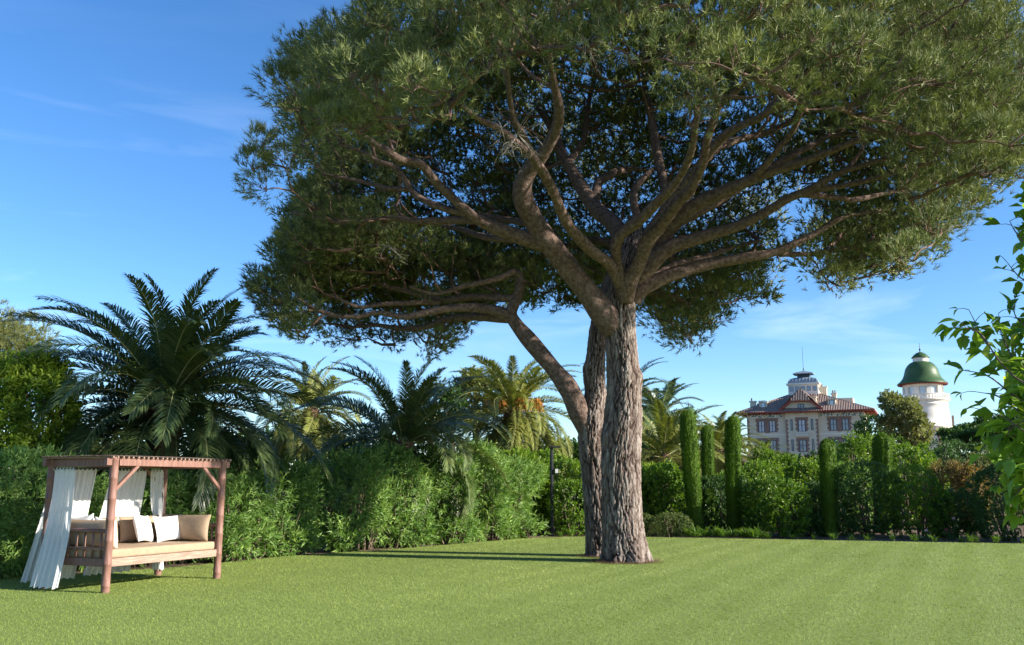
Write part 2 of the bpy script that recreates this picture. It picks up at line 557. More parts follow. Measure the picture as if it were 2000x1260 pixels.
# ------------------------------------------------------------------ stone pines
def px_path(pts, n):
    """control points (px, py, depth, half width in px) -> smooth path and radii in metres"""
    P = np.array([at(a, b, Y) for a, b, Y, r in pts])
    R = np.array([r / FPX * np.linalg.norm(p - np.array((0, 0, HCAM))) for p, (a, b, Y, r) in zip(P, pts)])
    Q = catmull(np.column_stack([P, R]), n)
    return Q[:, :3], np.maximum(Q[:, 3], 0.006)


def voronoi_edge(u, v, nu):
    """distance-like F2-F1 of jittered cells, wrapping in u after nu cells"""
    r = np.random.default_rng(3)
    J = r.uniform(0.05, 0.95, (nu, 400, 2))
    iu, iv = np.floor(u).astype(int), np.floor(v).astype(int)
    best = np.full(u.shape, 9.0)
    second = np.full(u.shape, 9.0)
    tone = np.zeros(u.shape)
    tv = r.uniform(0, 1, (nu, 400))
    for a in (-1, 0, 1):
        for b in (-1, 0, 1):
            cu, cv = iu + a, np.clip(iv + b, 0, 399)
            j = J[cu % nu, cv]
            dd = np.hypot(cu + j[..., 0] - u, iv + b + j[..., 1] - v)
            nb = dd < best
            second = np.where(nb, best, np.minimum(second, dd))
            tone = np.where(nb, tv[cu % nu, cv], tone)
            best = np.minimum(best, dd)
    return second - best, tone


def bark_trunk(name, pts, parent, seg=150, rings=230, flare=0.0, cell=0.082, knobs=()):
    P, R = px_path(pts, rings)
    R = R * .95
    zz = P[:, 2]
    if flare:
        R = R + flare * np.exp(-np.maximum(zz, 0) / 0.22)
    T, N, B = frames(P)
    a = np.linspace(0, 2 * PI, seg, endpoint=False)
    s = np.concatenate([[0], np.cumsum(np.linalg.norm(np.diff(P, axis=0), axis=1))])
    A, S_ = np.meshgrid(a, s)
    nu = max(8, int(2 * PI * R.mean() / cell))
    wz = 0.10 * np.sin(3 * A + S_ * 2.1) + 0.07 * np.sin(5 * A - S_ * 3.7)
    e, tn = voronoi_edge(A / (2 * PI) * nu + 0.22 * np.sin(S_ * 4 + 2 * np.sin(A * 2)) + 0.13 * np.sin(S_ * 17 + A * 4) + .06 * np.sin(S_ * 41 - A * 9), S_ / 0.52 + wz * 2 + 3 + 0.5 * np.sin(A * 9 + 2 * np.sin(S_)), nu)
    e2, tn2 = voronoi_edge(A / (2 * PI) * nu * 2 + 0.15 * np.sin(S_ * 9 + A * 3), S_ / 0.14 + 0.6 * np.sin(A * 13), nu * 2)
    fine = np.clip(e2 / .25, 0, 1)
    plate = np.clip((e - .02) / 0.20, 0, 1) ** 0.6
    rough = np.sin(A * 37 + S_ * 31) * np.sin(S_ * 55 - A * 21)
    r = R[:, None] * (1 + 0.035 * np.sin(2 * A + S_ * 0.8) + 0.03 * np.sin(3 * A - S_ * 1.3 + 1))
    if flare:
        r = r * (1 + 0.13 * np.exp(-np.maximum(zz, 0) / 0.30)[:, None] * np.sin(6 * A + 0.6))
    r = r + (plate - 0.7) * 0.046 + (fine - .7) * .012 * plate + 0.006 * rough + (tn - 0.5) * 0.014 + (tn2 - .5) * .010
    V = P[:, None] + r[..., None] * (np.cos(A)[..., None] * N[:, None] + np.sin(A)[..., None] * B[:, None])
    for (kx, ky, kY, kr, kh) in knobs:
        c = at(kx, ky, kY)
        q = V - P[:, None]
        dist = np.linalg.norm(V - c, axis=-1)
        V = V + unit(q) * (kh * np.exp(-(dist / kr) ** 2))[..., None]
    i, j = np.meshgrid(np.arange(rings - 1), np.arange(seg), indexing='ij')
    k = (j + 1) % seg
    F = np.stack([i * seg + j, i * seg + k, (i + 1) * seg + k, (i + 1) * seg + j], -1).reshape(-1, 4)
    tone = np.clip(plate * 0.62 + (fine - .6) * .22 + (tn - 0.5) * 0.35 + (tn2 - .5) * .3, 0, 1)
    return put(name, make_mesh(name, V.reshape(-1, 3), F, BARK, True, tone.ravel()), parent)


class Skeleton:
    def __init__(self):
        self.P, self.own = [], []
        self.br = []       # branches: (path, parent branch, load)

    def add(self, path, parent=-1, fixed=None):
        b = len(self.br)
        self.br.append(dict(path=path, parent=parent, load=0, fixed=fixed))
        self.P.append(path)
        self.own.append(np.full(len(path), b))
        return b


def crown_mesh(name, cents, norms, rads, parent, tufts=40, needles=13, nl=0.13, nw=0.0085, mat=NEEDLE, flat=0.7, tone0=0.45, wide=None):
    k = len(cents)
    wide = np.ones(k) if wide is None else wide
    idx = np.repeat(np.arange(k), tufts)
    n = len(idx)
    off = rand_unit(n)
    off = unit(off + norms[idx] * 0.45 + np.array((0, 0, 0.25)))
    rr = rng.uniform(0.45, 1.0, n) ** 0.7
    o2 = off * (rr * rads[idx])[:, None]
    o2[:, 2] *= flat
    tp = cents[idx] + o2
    ax = unit(off * 0.75 + norms[idx] * 0.35 + np.array((0, 0, 0.45)) + rng.normal(0, 0.25, (n, 3)))
    ctone = np.clip(rng.normal(tone0, 0.13, k), 0, 1)
    ttone = ctone[idx] + rng.normal(0, 0.14, n)
    ti = np.repeat(np.arange(n), needles)
    m = len(ti)
    rd = rand_unit(m)
    axn = ax[ti]
    rd = unit(rd - axn * (rd * axn).sum(1, keepdims=True))
    sp = np.radians(rng.uniform(8, 58, m))[:, None]
    D = axn * np.cos(sp) + rd * np.sin(sp)
    base = tp[ti] + axn * rng.uniform(-0.05, 0.05, m)[:, None] * (nl / 0.13)
    Ln = rng.uniform(0.7, 1.2, m)[:, None] * nl
    S = unit(np.cross(D, rand_unit(m))) * (nw * wide[idx][ti])[:, None] / 2
    V = np.stack([base - S, base + S, base + D * Ln], 1).reshape(-1, 3)
    tone = np.clip(ttone[ti] + rng.normal(0, 0.1, m), 0, 1)
    me = make_mesh(name, V, np.arange(m * 3).reshape(-1, 3), mat, False, np.repeat(tone, 3))
    return put(name, me, parent, kind='stuff'), tp, idx


def dart(P, dmin):
    """greedy poisson thinning"""
    keep = []
    cell = {}
    for i, p in enumerate(P):
        key = tuple(np.floor(p / dmin).astype(int))
        ok = True
        for a in (-1, 0, 1):
            for b in (-1, 0, 1):
                for c in (-1, 0, 1):
                    for q in cell.get((key[0] + a, key[1] + b, key[2] + c), ()):
                        if ((p - q) ** 2).sum() < dmin * dmin:
                            ok = False
                            break
                    if not ok:
                        break
                if not ok:
                    break
            if not ok:
                break
        if ok:
            cell.setdefault(key, []).append(p)
            keep.append(i)
    return np.array(keep, int)


def dome_points(c, Rx, Ry, H, zr, e, dmin, lo=0.86, hi=1.0, ncand=9000, amin=0.0, lob=0.09):
    ph = rng.uniform(0, 2 * PI, ncand)
    a = np.arccos(rng.uniform(0, 1, ncand) ** 1.0)
    a = np.clip(a, amin, PI / 2)
    s = rng.uniform(lo, hi, ncand)
    lobe = 1 + lob * np.sin(3 * ph + 1.1) * 0.6 + lob * np.sin(7 * ph + 2.0) * 0.6 + lob * np.sin(11 * ph) * 0.4
    sr, sz = np.sin(a) ** e, np.cos(a) ** e
    bump = 1 + 0.05 * np.sin(5 * ph + 6 * a) + 0.04 * np.sin(9 * ph - 7 * a)
    P = np.stack([c[0] + Rx * s * lobe * bump * sr * np.cos(ph), c[1] + Ry * s * lobe * bump * sr * np.sin(ph), zr + 0.35 * np.sin(4 * ph + 0.5) + H * s * bump * sz], 1)
    Nn = unit(np.stack([np.cos(ph) * np.sin(a), np.sin(ph) * np.sin(a), np.cos(a) * 1.1], 1))
    k = dart(P, dmin)
    return P[k], Nn[k]


def grow(sk, cents, axis_xy, rc):
    """join every clump to the nearest part of the skeleton that lies nearer the trunk"""
    order = np.argsort(np.min(np.linalg.norm(cents[:, None] - np.concatenate(sk.P)[None, ::4], axis=-1), axis=1))
    for ci in order:
        c = cents[ci]
        P = np.concatenate(sk.P)
        own = np.concatenate(sk.own)
        dd = np.linalg.norm(P - c, axis=1)
        hr = np.hypot(P[:, 0] - axis_xy[0], P[:, 1] - axis_xy[1])
        hc = math.hypot(c[0] - axis_xy[0], c[1] - axis_xy[1])
        cost = dd + 1.6 * np.maximum(0, hr - hc + 0.25) + 1.4 * np.maximum(0, P[:, 2] - c[2] + 0.25)
        k = int(np.argmin(cost))
        p = P[k]
        ln = np.linalg.norm(c - p)
        rad = np.array((c[0] - axis_xy[0], c[1] - axis_xy[1], 0))
        rad = rad / (np.linalg.norm(rad) + 1e-6)
        m1 = p + (c - p) * 0.35 + rad * ln * 0.08 + rng.normal(0, 0.035, 3) * ln - np.array((0, 0, 0.05 * ln))
        m2 = p + (c - p) * 0.70 + rad * ln * 0.03 + rng.normal(0, 0.035, 3) * ln - np.array((0, 0, 0.04 * ln))
        e = c - np.array((0, 0, 0.12))
        path = catmull([p, m1, m2, e], max(5, int(ln / 0.22)))
        b = sk.add(path, own[k])
        q = b
        while q >= 0:
            sk.br[q]['load'] += 1
            q = sk.br[q]['parent']


def twig_mesh(name, sk, cents, tp, idx, rads, parent, mat, r0=0.0120):
    mb = MB()
    for b in sk.br:
        if b['fixed']:
            continue
        n = len(b['path'])
        r1 = min(r0 * (1 + b['load']) ** 0.52, 0.045)
        mb.tube(b['path'], np.linspace(r1, r0 * 0.8, n), 6 if r1 > 0.02 else 5, False)
    # fine twigs from each clump's foot to a few of its shoots
    per = np.bincount(idx, minlength=len(cents))
    first = np.concatenate([[0], np.cumsum(per)[:-1]])
    VV, FF = [], []
    for ci in range(len(cents)):
        foot = cents[ci] - np.array((0, 0, 0.12))
        for t in range(0, per[ci], 13):
            e = tp[first[ci] + t]
            m = (foot + e) / 2 + rng.normal(0, 0.04, 3)
            mb.tube(np.array([foot, m, e]), np.array([0.007, 0.005, 0.003]), 3, False)
    return mb.build(name, mat, parent, True)


OUTER = [(760, -400), (735, -10), (690, 35), (630, 70), (560, 95), (528, 120), (520, 190), (535, 235), (500, 290), (488, 350), (458, 392),
         (490, 430), (520, 465), (540, 500), (505, 520), (478, 548), (492, 605), (535, 645), (600, 672), (690, 690), (760, 690),
         (850, 708), (900, 680), (925, 640), (960, 615), (1040, 605), (1105, 622), (1160, 600), (1245, 600), (1255, 645), (1295, 662), (1335, 708), (1385, 680),
         (1412, 625), (1490, 608), (1522, 570), (1537, 520), (1585, 545), (1635, 578), (1660, 548), (1740, 545), (1782, 545), (1802, 512),
         (1862, 482), (1872, 432), (1912, 402), (1962, 372), (1992, 322), (2060, 250), (2150, 100), (2150, -400)]
GAPS = [[(1520, 460), (1528, 400), (1560, 360), (1600, 355), (1590, 400), (1570, 470), (1585, 545), (1535, 545)],
        [(820, 542), (900, 540), (905, 572), (830, 574)],
        [(960, 580), (1000, 580), (1000, 604), (960, 604)],
        [(1290, 560), (1365, 545), (1360, 575), (1300, 590)]]
FRONT_X = [440, 560, 700, 800, 900, 960, 1050, 1250, 1330, 1450, 1550, 1620, 1700, 1800, 2100]
FRONT_Y = [560, 370, 285, 265, 250, 165, 120, 135, 175, 150, 225, 300, 420, 560, 560]


def cull(P, Nn, front=True):
    q = proj(P)
    ok = np.zeros(len(P), bool) | True
    for dx, dy in ((-24, 0), (24, 0), (0, -14), (0, 22)):
        ok &= inpoly(q + np.array((dx, dy)), OUTER)
    for g in GAPS:
        ok &= ~inpoly(q, g)
    if front:
        lim = np.interp(q[:, 0], FRONT_X, FRONT_Y)
        ok &= ~((P[:, 1] < 19.2) & (q[:, 1] > lim - 20))
    return P[ok], Nn[ok]


# --- the large pine
pineA = thing('stone_pine', 'large umbrella pine with thick plated trunk and widest crown', 'tree', at(1222, 1097, 20.45) * np.array((1, 1, 0)))
A0 = np.array(pineA.location)


def rebase(o, root):
    o.location = tuple(-np.array(root.location))
    return o


trunkA = [(1224, 1104, 20.45, 42), (1222, 1075, 20.45, 41), (1217, 1030, 20.45, 38), (1213, 960, 20.45, 37), (1212, 890, 20.45, 38), (1216, 820, 20.45, 37),
          (1219, 760, 20.45, 34), (1216, 700, 20.45, 32), (1212, 650, 20.45, 32), (1209, 610, 20.45, 34), (1212, 570, 20.5, 33), (1222, 520, 20.6, 27), (1232, 470, 20.8, 20), (1240, 430, 21.0, 13)]
rebase(bark_trunk('trunk', trunkA, pineA, 160, 260, 0.06, knobs=[(1246, 738, 20.3, 0.16, 0.09), (1178, 850, 20.3, 0.2, 0.07)]), pineA)
LIMBS_A = [
    [(1200, 640, 20.4, 30), (1166, 595, 20.1, 28), (1125, 542, 19.8, 26), (1076, 480, 19.4, 25), (1042, 430, 19.1, 23), (1022, 389, 18.8, 22), (1022, 356, 18.6, 20), (1038, 327, 18.4, 18), (1059, 302, 18.1, 16), (1084, 257, 17.7, 13), (1092, 216, 17.2, 11), (1084, 174, 16.8, 9), (1075, 120, 16.2, 6), (1068, 60, 15.6, 4)],
    [(1062, 478, 19.35, 18), (1006, 459, 19.2, 16), (947, 436, 19.0, 15), (912, 412, 18.8, 11), (873, 377, 18.6, 10), (846, 350, 18.4, 10), (821, 321, 18.2, 9), (782, 312, 18.0, 9), (753, 293, 17.8, 8), (707, 264, 17.6, 6), (660, 225, 17.4, 4)],
    [(944, 430, 19.0, 10), (889, 430, 19.3, 9), (811, 432, 19.6, 7), (764, 426, 19.8, 6), (694, 434, 20.0, 5), (635, 430, 20.1, 4), (570, 415, 20.2, 3)],
    [(930, 424, 18.9, 9), (901, 416, 18.9, 8), (850, 401, 19.0, 8), (811, 381, 19.1, 7), (795, 358, 19.1, 7), (771, 328, 19.0, 6), (736, 314, 18.9, 5), (714, 300, 18.8, 4), (660, 280, 18.7, 3)],
    [(797, 370, 19.1, 5), (752, 366, 19.3, 5), (694, 352, 19.5, 4), (630, 340, 19.6, 3)],
    [(1030, 470, 19.3, 8), (947, 463, 20.4, 7), (889, 446, 21.4, 6), (820, 440, 22.2, 4), (750, 450, 22.8, 3)],
    [(1214, 575, 20.1, 15), (1212, 558, 19.9, 14), (1191, 517, 19.4, 13), (1158, 492, 18.9, 13), (1133, 467, 18.5, 13), (1113, 443, 18.1, 12), (1096, 414, 17.7, 12), (1084, 381, 17.3, 11), (1067, 348, 16.9, 11), (1055, 327, 16.6, 10), (1034, 302, 16.3, 9), (1009, 282, 16.0, 9), (993, 265, 15.7, 8), (968, 249, 15.4, 7), (935, 232, 15.0, 6), (880, 190, 14.5, 4)],
    [(1055, 327, 16.6, 9), (1042, 306, 16.4, 8), (1022, 265, 16.0, 7), (1005, 236, 15.7, 6), (997, 203, 15.4, 6), (993, 162, 15.0, 5), (988, 100, 14.5, 4)],
    [(1217, 575, 20.0, 14), (1216, 554, 19.8, 12), (1205, 513, 19.5, 12), (1203, 480, 19.2, 12), (1216, 455, 18.9, 12), (1249, 430, 18.4, 12), (1282, 397, 17.9, 11), (1307, 372, 17.5, 10), (1331, 339, 17.1, 9), (1348, 302, 16.6, 8), (1356, 265, 16.2, 7), (1362, 215, 15.6, 5)],
    [(1222, 585, 20.1, 18), (1232, 545, 19.7, 17), (1249, 513, 19.4, 16), (1265, 471, 19.0, 15), (1290, 442, 18.7, 13), (1323, 397, 18.2, 12), (1352, 364, 17.8, 11), (1373, 315, 17.3, 10), (1381, 273, 16.9, 9), (1397, 228, 16.4, 8), (1406, 207, 16.2, 7), (1447, 170, 15.6, 5), (1488, 125, 15.0, 4)],
    [(1404, 212, 16.2, 7), (1397, 182, 15.9, 6), (1385, 141, 15.5, 6), (1380, 90, 15.0, 4)],
    [(1228, 500, 20.7, 20), (1200, 440, 21.2, 18), (1166, 410, 21.6, 16), (1137, 368, 22.0, 14), (1117, 335, 22.4, 12), (1096, 298, 22.8, 10), (1080, 255, 23.3, 8), (1050, 210, 24.0, 5)],
    [(1160, 395, 21.7, 11), (1170, 356, 22.2, 10), (1190, 343, 22.5, 9), (1208, 334, 22.8, 8), (1240, 328, 23.2, 5)],
    [(1246, 430, 20.9, 9), (1237, 389, 21.0, 9), (1245, 360, 21.1, 8), (1257, 348, 21.2, 7), (1274, 331, 21.4, 5)],
    [(1300, 430, 20.9, 11), (1298, 364, 21.3, 10), (1286, 315, 21.7, 10), (1278, 265, 22.1, 9), (1270, 216, 22.5, 8), (1261, 183, 22.9, 6), (1255, 130, 23.2, 4)],
    [(1232, 560, 20.4, 20), (1257, 531, 20.2, 20), (1302, 486, 20.0, 17), (1370, 463, 19.8, 14), (1442, 441, 19.6, 12), (1496, 414, 19.4, 10), (1541, 387, 19.2, 9), (1586, 369, 19.0, 8), (1640, 338, 18.8, 6), (1730, 310, 18.4, 4), (1810, 290, 18.0, 3)],
    [(1565, 380, 19.1, 7), (1640, 387, 19.3, 6), (1667, 391, 19.4, 6), (1730, 378, 19.6, 4), (1802, 364, 19.8, 3)],
    [(1595, 371, 19.0, 6), (1685, 355, 18.6, 5), (1761, 333, 18.2, 4), (1850, 310, 17.8, 3)],
    [(1235, 585, 20.4, 20), (1257, 562, 20.3, 18), (1316, 535, 20.3, 15), (1379, 517, 20.3, 13), (1451, 504, 20.2, 11), (1505, 495, 20.2, 9), (1550, 477, 20.1, 8), (1595, 454, 20.1, 6), (1640, 427, 20.0, 5), (1676, 418, 20.0, 4), (1740, 410, 19.9, 3)],
    [(1523, 496, 20.2, 7), (1595, 495, 20.4, 5), (1685, 477, 20.6, 4), (1743, 459, 20.8, 3)],
    [(1250, 560, 20.7, 10), (1311, 520, 21.4, 8), (1370, 504, 22.0, 7), (1424, 486, 22.6, 5), (1480, 470, 23.2, 3)],
    [(1245, 530, 20.4, 19), (1298, 455, 20.1, 18), (1352, 405, 19.6, 15), (1415, 373, 19.2, 13), (1505, 337, 18.7, 10), (1586, 310, 18.2, 8), (1662, 279, 17.7, 6), (1730, 256, 17.3, 5), (1820, 220, 16.8, 3)],
    [(1255, 510, 20.9, 15), (1316, 441, 21.0, 13), (1379, 405, 21.1, 12), (1451, 360, 21.2, 10), (1527, 315, 21.3, 8), (1595, 279, 21.4, 6), (1662, 243, 21.5, 5), (1740, 210, 21.6, 3)],
    [(1262, 465, 19.9, 13), (1310, 395, 19.4, 12), (1352, 342, 18.9, 11), (1415, 265, 18.0, 10), (1482, 230, 17.4, 8), (1541, 193, 16.8, 7), (1617, 180, 16.3, 5), (1707, 148, 15.7, 3)],
    [(1330, 420, 20.6, 10), (1392, 297, 21.3, 8), (1505, 256, 21.8, 6), (1572, 220, 22.2, 5), (1604, 180, 22.6, 4), (1650, 130, 23.0, 3)],
    [(1470, 350, 18.9, 8), (1505, 310, 18.4, 7), (1550, 252, 17.9, 6), (1568, 198, 17.4, 5), (1559, 150, 17.0, 4)],
    [(1110, 320, 22.5, 8), (1140, 270, 23.2, 7), (1150, 200, 24.0, 5), (1165, 140, 24.5, 4)],
    [(1076, 478, 19.6, 9), (1040, 440, 21.0, 8), (960, 425, 22.5, 7), (900, 410, 23.6, 5), (840, 400, 24.5, 4)],
]
skA = Skeleton()
for i, L_ in enumerate(LIMBS_A):
    P, R = px_path(L_, 7 * len(L_))
    # knotty surface
    k = Noise(4.0)
    R = R * (0.90 + 0.05 * k(P))
    V, F, caps = tube(P, R, 16 if R[0] > 0.1 else 10)
    me = make_mesh('limb', V - A0, [F] + caps, LIMB, True)
    put('limb', me, pineA)
    skA.add(P[::2], -1, True)

PA, NA = dome_points((2.7, 19.9), 8.7, 8.3, 7.0, 6.7, 0.72, 0.60, 0.87, 1.0, 12000)
PA, NA = cull(PA, NA)
PI_, NI_ = dome_points((2.7, 19.9), 8.7, 8.3, 7.0, 6.9, 0.72, 0.85, 0.70, 0.84, 5000)
kb_ = (PI_[:, 1] > 19) | (rng.uniform(0, 1, len(PI_)) < .45)
PI_, NI_ = PI_[kb_], NI_[kb_]
PI_, NI_ = cull(PI_, NI_)
PK_, NK_ = dome_points((2.7, 19.9), 8.7, 8.3, 7.0, 6.7, 0.72, 0.62, 0.84, 1.02, 9000)
kb_ = (PK_[:, 1] > 21) & (np.min(np.linalg.norm(PK_[:, None] - PA[None], axis=-1), axis=1) > .30)
PK_, NK_ = cull(PK_[kb_], NK_[kb_])
PI_, NI_ = np.concatenate([PI_, PK_[:420]]), np.concatenate([NI_, NK_[:420]])
ex = [at(1350, 205, 15.2), at(1345, 235, 15.1), at(1365, 180, 15.3), at(1340, 165, 15.5), at(790, 235, 14.6), at(840, 225, 14.4), at(740, 250, 15.4), at(880, 215, 14.2),
      at(1620, 555, 20.2), at(1640, 540, 20.4), at(1660, 500, 20.4), at(1600, 520, 20.3), at(1700, 510, 20.6), at(1760, 520, 20.5), at(1580, 500, 20.6), at(1730, 470, 20.3), at(1800, 470, 20.2), at(1840, 440, 20.1),
      at(1700, 440, 20.0), at(1650, 460, 20.5), at(1780, 430, 19.8), at(1850, 400, 19.6), at(1620, 470, 20.9), at(1750, 495, 21), at(1680, 535, 20.8)]
ex = np.array(ex)
cand = np.array([at(a, b, Y) for a, b, Y in zip(rng.uniform(1600, 2080, 900), rng.uniform(60, 545, 900), rng.uniform(14.5, 23.5, 900))])
cand = cand[dart(cand, 0.66)]
cand, _n = cull(cand, np.zeros_like(cand), False)
hz_ = np.hypot(cand[:, 0] - 2.7, (cand[:, 1] - 19.9))
qc = proj(cand)
cand = cand[(hz_ > 5.6) & (hz_ < 9.6) & ((qc[:, 0] > 1730) | (cand[:, 1] > 20.8) | (qc[:, 1] < 170))]
ex = np.concatenate([ex, cand[:210]])
rim = np.where((PA[:, 2] < 8.6))[0]
rim = rng.permutation(rim)[:90]
ow = np.stack([PA[rim, 0] - 2.7, PA[rim, 1] - 19.9, np.zeros(len(rim))], 1)
spr = PA[rim] + unit(ow) * rng.uniform(.35, .75, len(rim))[:, None] + np.array((0, 0, -.15))
qs_ = proj(spr)
spr = spr[inpoly(qs_, [(a + (12 if a > 1200 else -14), b + 8) for a, b in OUTER]) & ~((spr[:, 1] < 19.2) & (qs_[:, 1] > np.interp(qs_[:, 0], FRONT_X, FRONT_Y)))]
ex = np.concatenate([ex, spr])
nspr = len(spr)
cA = np.concatenate([PA, PI_, ex])
nA_ = np.concatenate([NA, NI_, np.tile((0.2, -0.2, 0.9), (len(ex), 1))])
rA = rng.uniform(0.46, 0.72, len(cA))
rA[-nspr:] *= .6
grow(skA, cA, (A0[0], A0[1]), rA)
fr = (cA[:, 1] < 20.6) & (cA[:, 2] < 11.6)
oc, tpA, ixA = crown_mesh('crown', cA[fr], nA_[fr], rA[fr], pineA, 58, 14, 0.150, 0.0112, tone0=.50)
rebase(oc, pineA)
oc, tpA2, ixA2 = crown_mesh('crown', cA[~fr], nA_[~fr], rA[~fr], pineA, 42, 8, 0.180, 0.033)
rebase(oc, pineA)
cA = np.concatenate([cA[fr], cA[~fr]])
tpA, ixA = np.concatenate([tpA, tpA2]), np.concatenate([ixA, ixA2 + fr.sum()])
rebase(twig_mesh('branches', skA, cA, tpA, ixA, rA, pineA, TWIG), pineA)

mb = MB()
for q in range(26):
    c = cA[int(rng.integers(0, len(cA)))] if q > 7 else at(*[(1010, 262, 15.6), (1000, 275, 15.8), (1362, 205, 15.6), (1355, 185, 15.7), (980, 250, 15.4), (1700, 230, 17), (1750, 210, 16.8), (760, 480, 20)][q])
    for k_ in range(9):
        d_ = unit(rand_unit(1)[0] + np.array((0, 0, -.35)))
        e = c + d_ * rng.uniform(.25, .6)
        mid = (c + e) / 2 + rng.normal(0, .07, 3)
        pth = catmull([c, mid, e + rng.normal(0, .05, 3)], 8)
        mb.tube(pth - A0, np.linspace(.007, .003, 8), 4)
        for r__ in range(2):
            b0_ = pth[int(rng.integers(3, 7))]
            mb.tube(np.array([b0_, b0_ + rng.normal(0, .1, 3), b0_ + rng.normal(0, .16, 3)]) - A0, np.array([.004, .003, .002]), 3)
mb.build('dead_twigs', DEADW, pineA, True, kind='stuff')
# --- the second pine, behind
B0 = at(1178, 1086, 22.0) * np.array((1, 1, 0))
pineB = thing('stone_pine', 'slimmer forked pine close behind the large pine, limb bending sideways', 'tree', B0)
trunkB = [(1180, 1092, 22.0, 29), (1176, 1060, 22.0, 28), (1170, 1000, 22.0, 27), (1162, 920, 22.0, 26), (1157, 860, 22.0, 28), (1158, 810, 22.0, 27), (1163, 770, 22.0, 21), (1161, 735, 22.0, 21), (1164, 700, 22.0, 19), (1168, 650, 22.1, 17), (1180, 590, 22.3, 15), (1205, 520, 22.6, 13), (1235, 470, 22.9, 11)]
rebase(bark_trunk('trunk', trunkB, pineB, 120, 250, 0.05, 0.075, knobs=[(1142, 718, 21.9, 0.14, 0.06)]), pineB)
LIMBS_B = [
    [(1154, 850, 22.0, 24), (1132, 806, 21.9, 23), (1111, 760, 21.8, 21), (1079, 718, 21.8, 18), (1042, 674, 21.8, 17), (1008, 633, 21.8, 15), (998, 612, 21.8, 13), (1006, 590, 21.8, 11), (1014, 565, 21.8, 10), (1015, 541, 21.8, 9), (1003, 531, 21.7, 8), (983, 541, 21.7, 7), (947, 551, 21.6, 6), (908, 559, 21.5, 5), (850, 574, 21.4, 4), (800, 560, 21.3, 3)],
    [(998, 618, 21.8, 13), (955, 604, 21.7, 11), (901, 601, 21.6, 9), (850, 607, 21.5, 8), (791, 619, 21.4, 7), (741, 611, 21.3, 6), (694, 619, 21.2, 5), (647, 615, 21.1, 5), (608, 600, 21.0, 4), (577, 580, 20.9, 3)],
    [(1006, 584, 21.8, 9), (928, 580, 22.1, 8), (869, 586, 22.4, 7), (830, 580, 22.6, 6), (791, 568, 22.8, 6), (749, 557, 23.0, 5), (725, 537, 23.1, 4), (694, 518, 23.2, 3)],
    [(995, 622, 21.8, 11), (928, 619, 22.3, 9), (877, 623, 22.7, 8), (830, 639, 23.1, 7), (784, 642, 23.4, 6), (733, 635, 23.7, 4), (680, 640, 24.0, 3)],
    [(860, 590, 22.4, 6), (749, 594, 22.0, 5), (702, 600, 21.8, 4), (655, 580, 21.6, 3)],
    [(1235, 475, 22.9, 11), (1300, 500, 23.4, 9), (1370, 520, 24.0, 8), (1430, 510, 24.4, 6), (1490, 480, 24.8, 4)],
    [(1190, 560, 22.4, 12), (1260, 570, 23.0, 9), (1320, 580, 23.6, 7), (1350, 610, 24.0, 5), (1355, 650, 24.3, 3)],
    [(1225, 485, 22.8, 10), (1150, 470, 24.0, 8), (1060, 500, 25.3, 6), (960, 520, 26.3, 4)],
]
skB = Skeleton()
for L_ in LIMBS_B:
    P, R = px_path(L_, 7 * len(L_))
    R = R * (0.90 + 0.05 * Noise(4.0)(P))
    V, F, caps = tube(P, R, 16 if R[0] > 0.1 else 10)
    put('limb', make_mesh('limb', V - B0, [F] + caps, LIMB, True), pineB)
    skB.add(P[::2], -1, True)
P1, N1 = dome_points((-3.6, 23.3), 3.5, 3.0, 2.9, 5.25, 0.8, 0.52, 0.55, 1.0, 5000)
q1 = proj(P1)
k1 = ~((P1[:, 1] < 22.6) & (q1[:, 1] > 505) & (q1[:, 0] > 600))
P1, N1 = P1[k1], N1[k1]
P2, N2 = dome_points((5.3, 24.4), 2.2, 2.2, 2.6, 5.2, 0.8, 0.55, 0.5, 1.0, 2500)
P3, N3 = dome_points((0.5, 25.5), 4.0, 2.4, 2.4, 6.2, 0.8, 0.62, 0.6, 1.0, 2500)
pb = np.concatenate([P1, P2, P3])
nb_ = np.concatenate([N1, N2, N3])
pb, nb_ = cull(pb, nb_, False)
rB = rng.uniform(0.42, 0.62, len(pb))
grow(skB, pb, (B0[0], B0[1]), rB)
oc, tpB, ixB = crown_mesh('crown', pb, nb_, rB, pineB, 46, 11, 0.160, 0.0185)
rebase(oc, pineB)
rebase(twig_mesh('branches', skB, pb, tpB, ixB, rB, pineB, TWIG), pineB)

nl_ = 5200
aa = rng.uniform(0, 2 * PI, nl_)
which = rng.uniform(0, 1, nl_) < .68
rr_ = np.where(which, .42, .30) + np.abs(rng.normal(0, .20, nl_))
cx_, cy_ = np.where(which, A0[0], B0[0]), np.where(which, A0[1], B0[1])
C = np.stack([cx_ + rr_ * np.cos(aa), cy_ + rr_ * np.sin(aa), rng.uniform(.012, .034, nl_)], 1)
D = unit(rng.normal(0, 1, (nl_, 3)) * np.array((1, 1, .12)))
S = unit(np.cross(D, np.array((0, 0, 1.0)))) * .004
V = np.stack([C - S, C + S, C + D * .13], 1).reshape(-1, 3)
put('needle_litter', make_mesh('needle_litter', V, np.arange(nl_ * 3).reshape(-1, 3), LITTER), kind='stuff', label='brown fallen needles around the feet of the two pines', category='litter')
